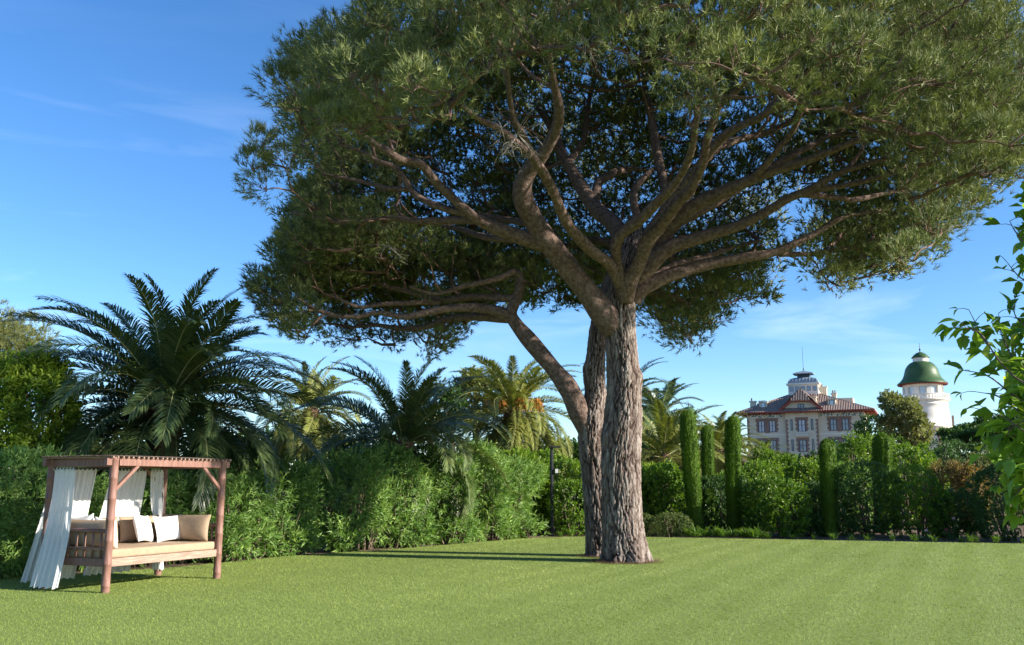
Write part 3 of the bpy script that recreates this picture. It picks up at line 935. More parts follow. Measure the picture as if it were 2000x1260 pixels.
# --- a distant pine at the left
pc = at(5, 705, 52)
pineC = thing('stone_pine', 'distant sunlit pine crown rising above the leafy laurel', 'tree', (pc[0], 52, float(terrain(pc[0], 52))))
C0 = np.array(pineC.location)
Pd, Nd = dome_points((pc[0] - 1.5, 52), 3.6, 3.2, 3.0, pc[2] - 0.3, 0.75, 0.62, 0.6, 1.0, 3000)
Pd = np.concatenate([Pd, Pd[:60] - np.array((0, 0, 0.8))])
Nd = np.concatenate([Nd, Nd[:60]])
oc, tpC, ixC = crown_mesh('crown', Pd, Nd, rng.uniform(0.55, 0.8, len(Pd)), pineC, 30, 8, 0.26, 0.03, OLIVE)
rebase(oc, pineC)
MB().tube(catmull([C0 - np.array((0, 0, .2)), C0 + np.array((0.2, 0, 3)), np.array((pc[0] - 1.5, 52, pc[2] + 1))], 20) - C0, np.linspace(0.42, 0.15, 20), 14).build('trunk', LIMB, pineC, True)

# ------------------------------------------------------------------ palms
def frond_mesh(Ln, a0, bend, mat, nl=74, lw=0.030, ll=0.155, seed=0, curl=0.0):
    r = np.random.default_rng(seed)
    n = 40
    t = np.linspace(0, 1, n)
    ang = a0 - bend * t ** 1.45
    dx, dz = np.cos(ang), np.sin(ang)
    x = np.concatenate([[0], np.cumsum((dx[1:] + dx[:-1]) / 2)]) * Ln / (n - 1)
    z = np.concatenate([[0], np.cumsum((dz[1:] + dz[:-1]) / 2)]) * Ln / (n - 1)
    y = curl * Ln * t ** 2
    P = np.stack([x, y, z], 1)
    V, F, caps = tube(P, np.interp(t, [0, .1, 1], [0.034, 0.02, 0.004]) * Ln / 3.6, 5)
    VV, FF, TT, MI = [V], [F], [np.full(len(V), .5)], [np.ones(len(F))]
    base = len(V)
    tri, tt = [], []
    T = unit(np.gradient(P, axis=0))
    for side in (-1, 1):
        ts = np.linspace(0.10, 0.995, nl) + r.normal(0, 0.003, nl)
        ts = np.clip(ts, 0, 1)
        C = np.stack([np.interp(ts, t, P[:, i]) for i in range(3)], 1)
        Tt = unit(np.stack([np.interp(ts, t, T[:, i]) for i in range(3)], 1))
        Sd = np.tile((0.0, side, 0.0), (nl, 1))
        Up = unit(np.cross(Tt, Sd) * side)
        Up = np.where(Up[:, 2:3] < 0, Up, Up)
        fw = np.interp(ts, [0, .5, 1], [0.55, 0.85, 1.9])[:, None]
        Dd = unit(Sd + Tt * fw + Up * (0.42 + r.normal(0, .12, nl))[:, None] + r.normal(0, .07, (nl, 3)))
        leng = Ln * ll * np.interp(ts, [0, .12, .35, .7, .92, 1], [.35, .75, 1.05, .95, .6, .35]) * r.uniform(.88, 1.1, nl)
        wid = lw * Ln / 3.6 * np.interp(ts, [0, .3, 1], [.6, 1, .7])
        Nn = unit(np.cross(Dd, Tt))
        S = Nn * 0 + unit(np.cross(Dd, Up)) * wid[:, None] / 2
        mid = C + Dd * leng[:, None] * 0.5
        tip = C + Dd * leng[:, None] + np.array((0, 0, -1)) * leng[:, None] * r.uniform(.10, .32, nl)[:, None]
        vv = np.stack([C - S * .6, C + S * .6, mid - S, mid + S, tip], 1).reshape(-1, 3)
        b = np.arange(nl)[:, None] * 5 + base
        tri += [b + np.array([0, 1, 3]), b + np.array([0, 3, 2]), b + np.array([2, 3, 4])]
        VV.append(vv)
        TT.append(np.repeat(np.clip(r.normal(.45, .2, nl), 0, 1), 5))
        base += len(vv)
    tri = np.concatenate(tri)
    me = make_mesh('frond', np.concatenate(VV), [F, tri], [mat, PALMR], False, np.concatenate(TT), np.concatenate([np.ones(len(F), int), np.zeros(len(tri), int)]))
    return me


def palm(label, heart, Ln, count, mat, trunk_r=0.3, fruit=False, group=None, seed=1, lo=-0.75, hang=6, spread=1.0, nl=104, lw=0.042, top=1.42):
    r = np.random.default_rng(seed)
    gz = float(terrain(heart[0], heart[1]))
    root = thing('date_palm', label, 'palm', (heart[0], heart[1], gz), 0, group)
    hz = heart[2] - gz
    # trunk with rows of old leaf bases
    rings, seg = max(16, int(hz / 0.09)), 24
    P = np.stack([np.zeros(rings), np.zeros(rings), np.linspace(-0.05, hz + 0.1, rings)], 1)
    A, Z = np.meshgrid(np.linspace(0, 2 * PI, seg, endpoint=False), P[:, 2])
    prof = np.interp(Z, [0, hz * .7, hz - 0.35, hz, hz + .1], [trunk_r * 1.1, trunk_r, trunk_r * 1.35, trunk_r * 1.0, trunk_r * 0.4])
    dia = np.abs(np.sin(A * 5 + Z * 11)) * np.abs(np.sin(A * 5 - Z * 11))
    rr = prof + 0.05 * dia
    V = np.stack([rr * np.cos(A), rr * np.sin(A), Z], -1).reshape(-1, 3)
    i, j = np.meshgrid(np.arange(rings - 1), np.arange(seg), indexing='ij')
    k = (j + 1) % seg
    put('trunk', make_mesh('trunk', V, np.stack([i * seg + j, i * seg + k, (i + 1) * seg + k, (i + 1) * seg + j], -1).reshape(-1, 4), PTRUNK, True), root)
    variants = []
    for q in range(9):
        e = top - (top - lo) * (q / 8) ** 0.85
        variants.append((e, [frond_mesh(Ln * r.uniform(.92, 1.06), e, (0.95 + 0.55 * math.cos(e)) * spread * r.uniform(.85, 1.15), mat, nl, lw, seed=seed * 31 + q * 3 + v, curl=r.uniform(-.07, .07)) for v in range(2)]))
    for f in range(count):
        q = min(8, int(9 * ((f + 0.5) / count) ** 0.95))
        e, ms = variants[q]
        az = f * 2.39996 + r.normal(0, .12)
        me = ms[int(r.integers(0, 2))]
        s = r.uniform(.86, 1.08) * (0.86 if q < 1 else 1)
        put('frond', me, root, (0.12 * math.cos(az), 0.12 * math.sin(az), hz - 0.03 * q + r.uniform(-.03, .03)), (r.normal(0, .22), r.normal(0, .09), az), s)
    for f in range(hang):
        az = f * 2 * PI / hang + r.uniform(-.3, .3)
        me = frond_mesh(Ln * .8, -0.35, 1.15, mat, nl, lw, seed=seed * 7 + f) if f < 2 else hm
        hm = me
        put('frond', me, root, (0.2 * math.cos(az), 0.2 * math.sin(az), hz - 0.3), (r.normal(0, .15), 0, az), r.uniform(.85, 1.05))
    if fruit:
        for f in range(9):
            az = f * 2 * PI / 9 + r.uniform(-.2, .2)
            mb = MB()
            st = catmull([(0.1, 0, 0), (0.55, 0, .45), (0.95, 0, .42)], 8)
            mb.tube(st, np.linspace(.02, .012, 8), 5)
            for s_ in range(46):
                e = st[-1] + np.array((r.uniform(-.05, .3), r.normal(0, .17), -r.uniform(.1, .55)))
                mb.tube(np.array([st[-1 - int(r.integers(0, 3))], (st[-1] + e) / 2 + np.array((.06, 0, .09)), e]), np.array([.006, .009, .012]), 4)
            mb.build('fruit_stalk', FRUIT, root, loc=(0, 0, hz - .05), rot=(0, 0, az))
    return root


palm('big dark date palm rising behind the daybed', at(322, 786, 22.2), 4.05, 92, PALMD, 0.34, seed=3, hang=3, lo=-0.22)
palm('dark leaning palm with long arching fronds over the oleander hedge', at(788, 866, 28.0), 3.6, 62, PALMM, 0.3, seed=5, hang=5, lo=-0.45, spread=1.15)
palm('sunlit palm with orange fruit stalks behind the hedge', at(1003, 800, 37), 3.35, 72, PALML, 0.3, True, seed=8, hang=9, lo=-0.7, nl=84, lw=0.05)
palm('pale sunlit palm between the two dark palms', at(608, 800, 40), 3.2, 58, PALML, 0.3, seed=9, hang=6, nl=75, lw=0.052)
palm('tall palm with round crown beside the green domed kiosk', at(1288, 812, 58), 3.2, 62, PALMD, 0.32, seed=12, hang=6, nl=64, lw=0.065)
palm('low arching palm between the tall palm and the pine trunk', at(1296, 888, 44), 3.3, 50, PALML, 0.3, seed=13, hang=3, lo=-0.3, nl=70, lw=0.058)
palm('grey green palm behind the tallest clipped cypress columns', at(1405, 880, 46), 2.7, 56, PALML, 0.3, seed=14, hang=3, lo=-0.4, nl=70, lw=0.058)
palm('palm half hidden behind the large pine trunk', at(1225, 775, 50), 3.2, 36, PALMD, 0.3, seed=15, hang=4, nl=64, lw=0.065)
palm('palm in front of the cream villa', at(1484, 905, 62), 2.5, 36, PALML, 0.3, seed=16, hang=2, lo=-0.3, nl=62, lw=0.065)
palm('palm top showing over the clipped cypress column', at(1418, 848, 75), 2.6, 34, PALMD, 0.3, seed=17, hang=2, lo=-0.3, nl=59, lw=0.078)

# ------------------------------------------------------------------ shrubs and hedges
def blob_points(blobs, dens, lump=0.16, freq=2.2, power=2.0, zmin=0.0, low=-0.9):
    """points and outward normals on a union of (super)ellipsoids"""
    PP, NN = [], []
    nf = Noise(freq)
    for bi, (cx, cy, cz, rx, ry, rz) in enumerate(blobs):
        area = 4 * PI * ((rx * ry) ** 1.6 / 3 + (rx * rz) ** 1.6 / 3 + (ry * rz) ** 1.6 / 3) ** (1 / 1.6)
        n = max(30, int(area * dens))
        d = rand_unit(n)
        d = d[d[:, 2] > low]
        k = (np.abs(d) ** power).sum(1) ** (-1 / power)
        q = d * k[:, None] * np.array((rx, ry, rz))
        s = 1 + lump * nf(q + np.array((cx, cy, cz)))
        nn = unit(np.sign(d) * np.abs(d * k[:, None]) ** (power - 1) / np.array((rx, ry, rz)))
        P = np.array((cx, cy, cz)) + q * s[:, None]
        ok = P[:, 2] > zmin
        for bj, (ax, ay, az, sx, sy, sz) in enumerate(blobs):
            if bj != bi:
                e = (np.abs((P - np.array((ax, ay, az))) / np.array((sx, sy, sz))) ** power).sum(1)
                ok &= e > 0.80
        ok &= (nn[:, 1] < .45) | (rng.uniform(0, 1, len(P)) < .5)
        PP.append(P[ok])
        NN.append(nn[ok])
    return np.concatenate(PP), np.concatenate(NN)


def shoots(P, N_, k, Ln, Wd, shoot=0.18, up=0.55, jit=0.35, spread=(25, 80), tone0=0.45, tvar=0.14, fold=0.22, droop=0.12, depth=0.12):
    n = len(P)
    ax = unit(N_ * 0.75 + np.array((0, 0, up)) + rng.normal(0, jit, (n, 3)))
    b0 = P - N_ * rng.uniform(0, depth, n)[:, None] * 1.0
    idx = np.repeat(np.arange(n), k)
    m = len(idx)
    rd = rand_unit(m)
    axn = ax[idx]
    rd = unit(rd - axn * (rd * axn).sum(1, keepdims=True))
    f = np.tile(np.linspace(0, 1, k), n)
    sp = np.radians(spread[1] + (spread[0] - spread[1]) * f + rng.normal(0, 10, m))[:, None]
    D = axn * np.cos(sp) + rd * np.sin(sp)
    base = b0[idx] + axn * (f * shoot)[:, None]
    Nn = unit(axn - D * (axn * D).sum(1, keepdims=True) + rng.normal(0, .15, (m, 3)))
    big = Noise(1.5)
    tone = np.clip(tone0 + 0.10 * big(P)[idx] + rng.normal(0, tvar, n)[idx] * 0.8 + rng.normal(0, .10, m) + 0.14 * (f - .5), 0, 1)
    V, F = leaf_quads(base, D, Nn, Ln * rng.uniform(.7, 1.15, m), Wd * rng.uniform(.8, 1.15, m), fold, droop)
    return V, F, np.repeat(tone, 4)


def shrub(name, label, cat, blobs, mat, dens=60, k=9, Ln=0.12, Wd=0.026, group=None, stems=7, core=True, lump=0.16, freq=2.2, power=2.0, zmin=0.05, part='foliage', low=-0.9, **kw):
    b0 = blobs[0]
    gz = float(terrain(b0[0], b0[1]))
    root = thing(name, label, cat, (b0[0], b0[1], gz), 0, group)
    o = np.array(root.location)
    zmin = gz + zmin
    P, N_ = blob_points(blobs, dens, lump, freq, power, zmin, low)
    V, F, T = shoots(P, N_, k, Ln, Wd, **kw)
    if core:
        inn = [(a, b, c, rx * .80, ry * .80, rz * .84) for a, b, c, rx, ry, rz in blobs]
        P2, N2 = blob_points(inn, dens * .33, lump, freq, power, zmin, low)
        kw2 = dict(kw)
        V2, F2, T2 = shoots(P2, N2, max(5, int(k * .7)), Ln * 1.35, Wd * 1.9, **kw2)
        F = np.concatenate([F, F2 + len(V)])
        V = np.concatenate([V, V2])
        T = np.concatenate([T, T2])
    put(part, make_mesh(part, V - o, F, mat, False, T), root, kind='stuff')
    if stems:
        mb = MB()
        for (cx, cy, cz, rx, ry, rz) in blobs:
            for s_ in range(stems):
                a = rng.uniform(0, 2 * PI)
                q = rng.uniform(.2, .8)
                e = np.array((cx + rx * q * math.cos(a), cy + ry * q * math.sin(a), cz + rz * rng.uniform(.2, .8)))
                f_ = np.array((cx + rx * .35 * q * math.cos(a + .3), cy + ry * .35 * q * math.sin(a + .3), gz - 0.05))
                m_ = (e + f_) / 2 + rng.normal(0, .06, 3)
                mb.tube(catmull([f_, m_, e], 5) - o, np.linspace(.028, .008, 5) * (1 + rz * .3), 4)
        mb.build('stems', STEM, root, True)
    return root


def edge_at(x):
    xs, ys = zip(*LEDGE)
    return float(np.interp(x, xs, ys))


# oleander hedge along the lawn
OG = 'oleander shrubs of the hedge along the lawn'
hedge = [(-11.2, 16.4, 2.4, 'tall oleander shrub behind the draped end of the daybed'), (-9.3, 18.9, 2.1, 'oleander shrub directly behind the daybed curtains'),
         (-7.9, 20.3, 2.2, 'oleander shrub behind the daybed cushions'), (-6.6, 21.3, 2.0, 'oleander shrub beside the right hand post of the daybed'), (-5.75, 23.0, 2.1, 'shaded oleander shrub where the trunk shadows meet the hedge'), (-4.5, 24.6, 2.4, 'oleander shrub in the hedge just left of the leaning dark palm'), (-3.3, 25.9, 2.45, 'oleander shrub in the hedge directly below the leaning dark palm'), (-2.1, 27.3, 2.6, 'oleander shrub in the hedge under the right hand fronds of the leaning palm'), (-1.0, 28.9, 2.7, 'second to last oleander shrub of the hedge, below the fruiting palm'), (-.25, 30.2, 2.6, 'last oleander shrub of the hedge, beside the dark lamp post')]
for hx, hy, hh, lab in hedge:
    bl = [(hx, hy, hh * .46, 1.05, 1.05, hh * .50), (hx + rng.uniform(-.5, .5), hy + rng.uniform(-.2, .2), hh * .62, .8, .8, hh * .36)]
    for q in range(6):
        a = rng.uniform(-2.5, 0.5)
        rr_ = rng.uniform(.38, .62)
        bl.append((hx + .72 * math.cos(a), hy + .72 * math.sin(a), .28 if q < 4 else rng.uniform(.6, 1.5), rr_, rr_, rr_ * .9))
    shrub('oleander_shrub', lab, 'shrub', bl, OLEA, 42, 11, 0.165, 0.026, OG, 9, lump=.2, freq=2.8, shoot=0.24, up=.6, jit=.45, depth=.3, droop=.12, tvar=.2, zmin=.02)
shrub('oleander_shrub', 'bright oleander bush at the lawn edge left of the curtains', 'shrub', [(*at(30, 960, 17.6)[:2], 1.15, 0.95, .9, 1.15), (*at(-30, 1020, 17.0)[:2], .7, .8, .8, .8)], OLEA, 75, 11, .135, .022, None, 8, shoot=.16, up=.7, jit=.45, tone0=.62)
shrub('oleander_shrub', 'low oleander sprout at the foot of the hedge by the curtain hem', 'shrub', [(*at(-5, 1080, 16.9)[:2], .35, .42, .4, .4)], OLEA, 80, 10, .13, .022, None, 4, shoot=.14, tone0=.6)

# laurels and background shrubs: (px, top py, base z or None, depth, half width m, material, ...)
def bush(label, px, ptop, Y, rx, mat, name='laurel_shrub', h=None, ry=None, n=4, dens=32, k=8, Ln=.13, Wd=.056, cat='shrub', group=None, lump=.18, spike=0, power=2.0, zlow=None, **kw):
    top = at(px, ptop, Y)
    gz = float(terrain(top[0], Y))
    H = top[2] - gz
    ry = ry or rx
    bl = [(top[0], Y, gz + H * .46, rx, ry, H * .46)]
    for q in range(n):
        a = rng.uniform(0, 2 * PI)
        s = rng.uniform(.35, .6)
        bl.append((top[0] + rx * .62 * math.cos(a), Y + ry * .62 * math.sin(a), gz + H * rng.uniform(.3, .68), rx * s, ry * s, H * rng.uniform(.22, .30)))
    for q in range(spike):
        a = rng.uniform(0, 2 * PI)
        s = rng.uniform(.16, .3)
        bl.append((top[0] + rx * .55 * math.cos(a), Y + ry * .55 * math.sin(a), gz + H * rng.uniform(.70, .80), rx * s, ry * s, H * rng.uniform(.16, .23)))
    return shrub(name, label, cat, bl, mat, dens, k, Ln, Wd, group, 5, lump=lump, power=power, **kw)


bush('tall yellow green laurel standing left of the big dark palm', 55, 684, 20.6, 1.35, LAUR, tone0=.6, n=7, dens=60, k=9, Ln=.13, Wd=.045, spike=5)
bush('laurel at the far end of the hedge, half behind the daybed roof', -40, 705, 19.8, 1.3, LAUR, tone0=.58, n=5, dens=55, k=9, Ln=.13, Wd=.045, spike=3)
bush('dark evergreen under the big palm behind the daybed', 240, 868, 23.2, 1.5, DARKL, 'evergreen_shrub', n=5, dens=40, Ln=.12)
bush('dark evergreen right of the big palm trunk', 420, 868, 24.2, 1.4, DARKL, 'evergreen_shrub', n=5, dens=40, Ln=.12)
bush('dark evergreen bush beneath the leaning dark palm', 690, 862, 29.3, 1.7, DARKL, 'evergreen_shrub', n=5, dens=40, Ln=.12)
bush('yellow green shrub behind the right end of the oleander hedge', 985, 876, 33.0, 1.5, LAUR, n=5, dens=45, spike=3)
bush('yellow green shrub rising over the lamp post', 1095, 884, 33.5, 1.5, LAUR, n=5, dens=45, spike=2)
bush('clipped ivy covered bush between the lamp post and the pine trunks', 1120, 932, 31.4, .72, LAUR, 'clipped_bush', n=2, dens=110, k=7, Ln=.085, Wd=.05, power=3.2, lump=.08, tone0=.36)
bush('leafy shrub right of the large pine trunk behind the box balls', 1283, 905, 32.3, .95, LAUR, n=5, dens=55, spike=2)
bush('dark shrub behind the large pine trunk', 1210, 905, 33.2, 1.4, DARKL, 'evergreen_shrub', n=4, dens=45)
for px, ptop, Y, rx, lab in ((1270, 905, 40, 1.9, 'background shrub under the tall round palm'), (1395, 925, 37, 1.8, 'background shrub between the cypress columns'), (1330, 935, 34.4, 1.2, 'dark shrub behind the tallest cypress column')):
    bush(lab, px, ptop, Y, rx, LAUR if rx > 1.5 else DARKL, n=4, dens=38)
# clipped hedges of the right bed
def hedge_block(label, px0, px1, ptop, Y, ry, mat, tone0=.45, name='clipped_hedge', dens=95, lump=.10, power=3.0, zt=None):
    a, b = at(px0, ptop, Y), at(px1, ptop, Y)
    cx, rx, H = (a[0] + b[0]) / 2, abs(b[0] - a[0]) / 2, a[2]
    return shrub(name, label, 'hedge', [(cx, Y, H * .48, rx, ry, H * .52)], mat, dens, 7, .085, .045, None, 5, lump=lump, power=power, tone0=tone0, up=.3, jit=.5, depth=.1, shoot=.08)


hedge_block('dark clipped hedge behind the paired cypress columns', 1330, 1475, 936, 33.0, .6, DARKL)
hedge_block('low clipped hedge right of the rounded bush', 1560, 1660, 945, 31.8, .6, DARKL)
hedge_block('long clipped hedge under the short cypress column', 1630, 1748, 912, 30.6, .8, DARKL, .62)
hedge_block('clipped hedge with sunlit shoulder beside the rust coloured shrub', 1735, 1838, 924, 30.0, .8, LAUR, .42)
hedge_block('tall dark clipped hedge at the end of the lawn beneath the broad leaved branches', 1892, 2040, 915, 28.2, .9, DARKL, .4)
bush('rounded clipped bush with glossy leaves between two cypress columns', 1514, 934, 30.6, .92, LAUR, 'clipped_bush', n=2, dens=95, k=7, Ln=.10, Wd=.055, power=2.8, lump=.08, tone0=.30)
bush('dark ragged shrub in the shaded gap of the clipped hedges', 1862, 955, 30.2, .8, DARKL, 'evergreen_shrub', n=3, dens=55)
bush('small shrub in the shade before the clipped hedge', 1590, 1000, 31.0, .5, DARKL, 'evergreen_shrub', n=3, dens=70)
for px, ptop, Y, r_, lab in ((1311, 1002, 30.3, .64, 'larger round box ball right of the pine trunk'), (1252, 1004, 30.6, .5, 'smaller round box ball half behind the pine trunk')):
    t_ = at(px, ptop, Y)
    shrub('box_ball', lab, 'shrub', [(t_[0], Y, t_[2] * .5, r_, r_, t_[2] * .52)], BOXL, 330, 6, .035, .02, None, 5, lump=.06, power=2.3, up=.2, jit=.6, depth=.05, shoot=.04)

# upright light green shrubs before the villa
LG = 'yellow green laurels below the villa'
for px, ptop, Y, rx, lab, mt in ((1470, 905, 36, 1.4, 'bright laurel left of the rounded clipped bush', LAUR), (1530, 884, 41, 1.3, 'pale laurel under the villa balcony', LAUR), (1490, 868, 44, .5, 'slender laurel shoot before the villa windows', LAUR), (1585, 898, 39, 1.3, 'leafy laurel left of the lone cypress column', LAUR),
                             (1655, 874, 44, 1.2, 'green laurel between the cypress columns below the villa', DARKL), (1687, 848, 41, 1.15, 'tall bright laurel left of the short cypress column', LAUR), (1668, 905, 34, 1.1, 'oleander rising over the clipped hedge', OLEA), (1765, 862, 38, 1.3, 'bright laurel right of the short cypress column', LAUR),
                             (1640, 858, 58, 1.4, 'dark green tree at the villa wall', DARKL), (1560, 884, 60, 1.8, 'palm like evergreen before the villa', DARKL), (1820, 866, 46, 1.6, 'dark laurel under the round tower', DARKL), (1945, 880, 40, 1.8, 'grey green bush beside the rust coloured shrub', OLIVE), (1890, 862, 48, 2.2, 'dark green bush below the round tower', DARKL)):
    bush(lab, px, ptop, Y, rx, mt, n=4, dens=32 if Y < 50 else 20, spike=4, Ln=.13 if Y < 50 else .2, Wd=.055 if Y < 50 else .09)
bush('rust tinted shrub with reddish tips by the dark hedge', 1846, 894, 36, .72, RUSTL, 'rust_shrub', spike=3, n=5, dens=80, k=8, Ln=.09, Wd=.035)
bush('smaller rust tinted shrub next to the first', 1890, 903, 35.5, .55, RUSTL, 'rust_shrub', spike=2, n=4, dens=80, k=8, Ln=.09, Wd=.035)


def tree(label, px, ptop, pbot, Y, rx, mat, name='broadleaf_tree', dens=14, k=9, Ln=.3, Wd=.13, n=9, seed=0, **kw):
    """tree with a forked trunk and a crown of uneven leafy masses"""
    top, bot = at(px, ptop, Y), at(px, pbot, Y)
    gz = float(terrain(top[0], Y))
    H = top[2] - bot[2]
    cx, cz = top[0], (top[2] + bot[2]) / 2
    root = thing(name, label, 'tree', (cx, Y, gz))
    o = np.array(root.location)
    bl = [(cx, Y, cz - H * .06, rx * .62, rx * .62, H * .40)]
    for q in range(n):
        a = q * 2.4 + rng.uniform(-.3, .3)
        f = rng.uniform(-.75, .8)
        w = math.sqrt(max(.1, 1 - f * f)) * .72
        s = rng.uniform(.26, .42)
        bl.append((cx + rx * w * math.cos(a), Y + rx * w * math.sin(a), cz + H * .42 * f, rx * s, rx * s, H * s * .42))
    P, N_ = blob_points(bl, dens, .2, 1.2, 2.0, gz)
    V, F, T = shoots(P, N_, k, Ln, Wd, shoot=.35, depth=.4, up=.4, jit=.5, **kw)
    put('crown', make_mesh('crown', V - o, F, mat, False, T), root, kind='stuff')
    mb = MB()
    fork = np.array((cx, Y, max(gz + .4, bot[2] + H * .1)))
    mb.tube(catmull([o - np.array((0, 0, .2)), (o + fork) / 2 + np.array((.1, 0, 0)), fork], 10) - o, np.linspace(.26, .18, 10), 10)
    for b in bl[1:]:
        e = np.array(b[:3])
        mb.tube(catmull([fork - np.array((0, 0, .1)), (fork + e) / 2 + np.array((0, 0, -.2)), e], 8) - o, np.linspace(.11, .03, 8), 6)
    mb.build('trunk', STEM, root, True)
    return root


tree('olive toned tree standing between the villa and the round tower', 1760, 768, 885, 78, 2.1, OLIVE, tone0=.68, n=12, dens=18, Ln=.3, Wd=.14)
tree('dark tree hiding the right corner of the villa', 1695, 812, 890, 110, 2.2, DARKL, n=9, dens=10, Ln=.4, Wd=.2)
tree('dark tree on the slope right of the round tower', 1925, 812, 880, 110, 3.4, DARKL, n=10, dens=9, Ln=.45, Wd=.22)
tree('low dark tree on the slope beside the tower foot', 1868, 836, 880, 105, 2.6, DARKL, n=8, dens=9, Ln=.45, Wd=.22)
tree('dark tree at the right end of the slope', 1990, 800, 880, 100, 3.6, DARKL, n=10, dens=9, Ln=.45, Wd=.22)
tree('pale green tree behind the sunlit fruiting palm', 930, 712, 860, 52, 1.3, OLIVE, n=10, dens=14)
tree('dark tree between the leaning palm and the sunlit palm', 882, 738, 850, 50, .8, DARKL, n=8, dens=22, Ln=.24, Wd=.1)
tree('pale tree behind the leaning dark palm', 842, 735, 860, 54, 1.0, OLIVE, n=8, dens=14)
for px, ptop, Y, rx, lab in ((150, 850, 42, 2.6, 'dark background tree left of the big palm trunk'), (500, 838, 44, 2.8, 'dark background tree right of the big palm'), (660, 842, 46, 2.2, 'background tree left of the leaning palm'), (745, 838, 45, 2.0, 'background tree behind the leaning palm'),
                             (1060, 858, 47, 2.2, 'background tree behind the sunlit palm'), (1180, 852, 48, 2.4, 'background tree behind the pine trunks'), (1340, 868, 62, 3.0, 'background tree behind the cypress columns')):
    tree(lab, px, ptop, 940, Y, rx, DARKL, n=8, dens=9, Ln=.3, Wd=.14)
tree('laurel tree nearest the hedge at the right end of the flower bed', 2105, 768, 1030, 27.5, 1.25, LAUR, n=9, dens=30, Ln=.18, Wd=.08)
tree('middle laurel tree of the three at the end of the flower bed', 2270, 690, 1030, 27.2, 1.45, LAUR, n=9, dens=26, Ln=.2, Wd=.09)
tree('tallest laurel tree of the three at the end of the flower bed', 2465, 612, 1030, 26.9, 1.7, LAUR, n=10, dens=24, Ln=.2, Wd=.09)

# clipped cypress columns
def cypress(label, px_t, ptop, px_b, Y, r_):
    top = at(px_t, ptop, Y)
    bx = at(px_b, 1030, Y)[0]
    H = top[2]
    root = thing('cypress_column', label, 'tree', (bx, Y, -.03), 0)
    leanx = top[0] - bx
    n = int(2 * PI * r_ * H * 1500)
    z = rng.uniform(0.05, 1, n) * H
    a = rng.uniform(0, 2 * PI, n)
    f1, f2 = Noise(1.0), Noise(1.0)

    def rad(a, z):
        q = np.stack([np.cos(a) * 5, np.sin(a) * 5, z * 1.1], 1)
        q2 = np.stack([np.cos(a) * 11, np.sin(a) * 11, z * 2.5], 1)
        capz = np.clip((H - z) / (r_ * 1.15), 0, 1)
        return r_ * np.sqrt(1 - (1 - capz) ** 2 + 1e-6) * (0.94 + .085 * f1(q) + .065 * f2(q2)) * np.interp(z / H, [0, .3, .8, 1], [.82, .98, 1.04, 1.0])
    R = rad(a, z)
    out = np.stack([np.cos(a), np.sin(a), np.zeros(n)], 1)
    P = np.stack([leanx * z / H + R * np.cos(a), R * np.sin(a), z], 1) - out * rng.uniform(0, .04, n)[:, None]
    D = unit(out * rng.uniform(.15, .6, n)[:, None] + np.array((0, 0, 1.0)) + rng.normal(0, .22, (n, 3)))
    tone = np.clip(.45 + .1 * f2(P * 3) + rng.normal(0, .16, n), 0, 1)
    V, F = leaf_quads(P, D, unit(out + rng.normal(0, .35, (n, 3))), rng.uniform(.06, .12, n), rng.uniform(.016, .03, n), .1, 0)
    put('foliage', make_mesh('foliage', V, F, CYPL, False, np.repeat(tone, 4)), root, kind='stuff')
    zz = np.linspace(.05, H - .03, 40)
    aa = np.linspace(0, 2 * PI, 28, endpoint=False)
    A, Z = np.meshgrid(aa, zz)
    R = rad(A.ravel(), Z.ravel()).reshape(A.shape) * .9
    V = np.stack([leanx * Z / H + R * np.cos(A), R * np.sin(A), Z], -1).reshape(-1, 3)
    i, j = np.meshgrid(np.arange(39), np.arange(28), indexing='ij')
    k = (j + 1) % 28
    put('inner_foliage', make_mesh('inner_foliage', V, np.stack([i * 28 + j, i * 28 + k, (i + 1) * 28 + k, (i + 1) * 28 + j], -1).reshape(-1, 4), CYPL, True, np.full(len(V), .3)), root)
    MB().tube(np.array([(0, 0, -.05), (0, 0, .4)]), .06, 8).build('trunk', STEM, root, True)


cypress('tallest clipped cypress column, before the green domed kiosk', 1342, 803, 1360, 31.0, .27)
cypress('clipped cypress column tucked between two taller ones', 1381, 832, 1384, 33.2, .22)
cypress('thick clipped cypress column left of the rounded bush', 1431, 814, 1433, 31.4, .27)
cypress('clipped cypress column standing alone right of the rounded bush', 1615, 859, 1621, 30.6, .27)
cypress('short clipped cypress column rising out of the long hedge', 1722, 847, 1724, 31.8, .31)

# strap leaved border plants
def clump_mesh(seed, n=34, Ln=.5):
    r = np.random.default_rng(seed)
    VV, FF, TT = [], [], []
    b = 0
    for i in range(n):
        a = r.uniform(0, 2 * PI)
        s = 6
        t = np.linspace(0, 1, s)
        el = r.uniform(.9, 1.45)
        ang = el - r.uniform(.6, 1.7) * t ** 1.3
        l = Ln * r.uniform(.6, 1.1)
        x = np.cumsum(np.cos(ang)) * l / s
        z = np.cumsum(np.sin(ang)) * l / s
        w = .016 * np.array([.8, 1, 1, .9, .6, .1])
        c, q = math.cos(a), math.sin(a)
        ctr = np.stack([x * c, x * q, z], 1) + np.array((r.normal(0, .05), r.normal(0, .05), 0))
        sd = np.array((-q, c, 0))
        V = np.stack([ctr - sd * w[:, None], ctr + sd * w[:, None]], 1).reshape(-1, 3)
        F = np.array([(2 * k, 2 * k + 1, 2 * k + 3, 2 * k + 2) for k in range(s - 1)])
        VV.append(V)
        FF.append(F + b)
        TT.append(np.full(len(V), np.clip(r.normal(.5, .2), 0, 1)))
        b += len(V)
    return make_mesh('leaves', np.concatenate(VV), np.concatenate(FF), STRAP, False, np.concatenate(TT))


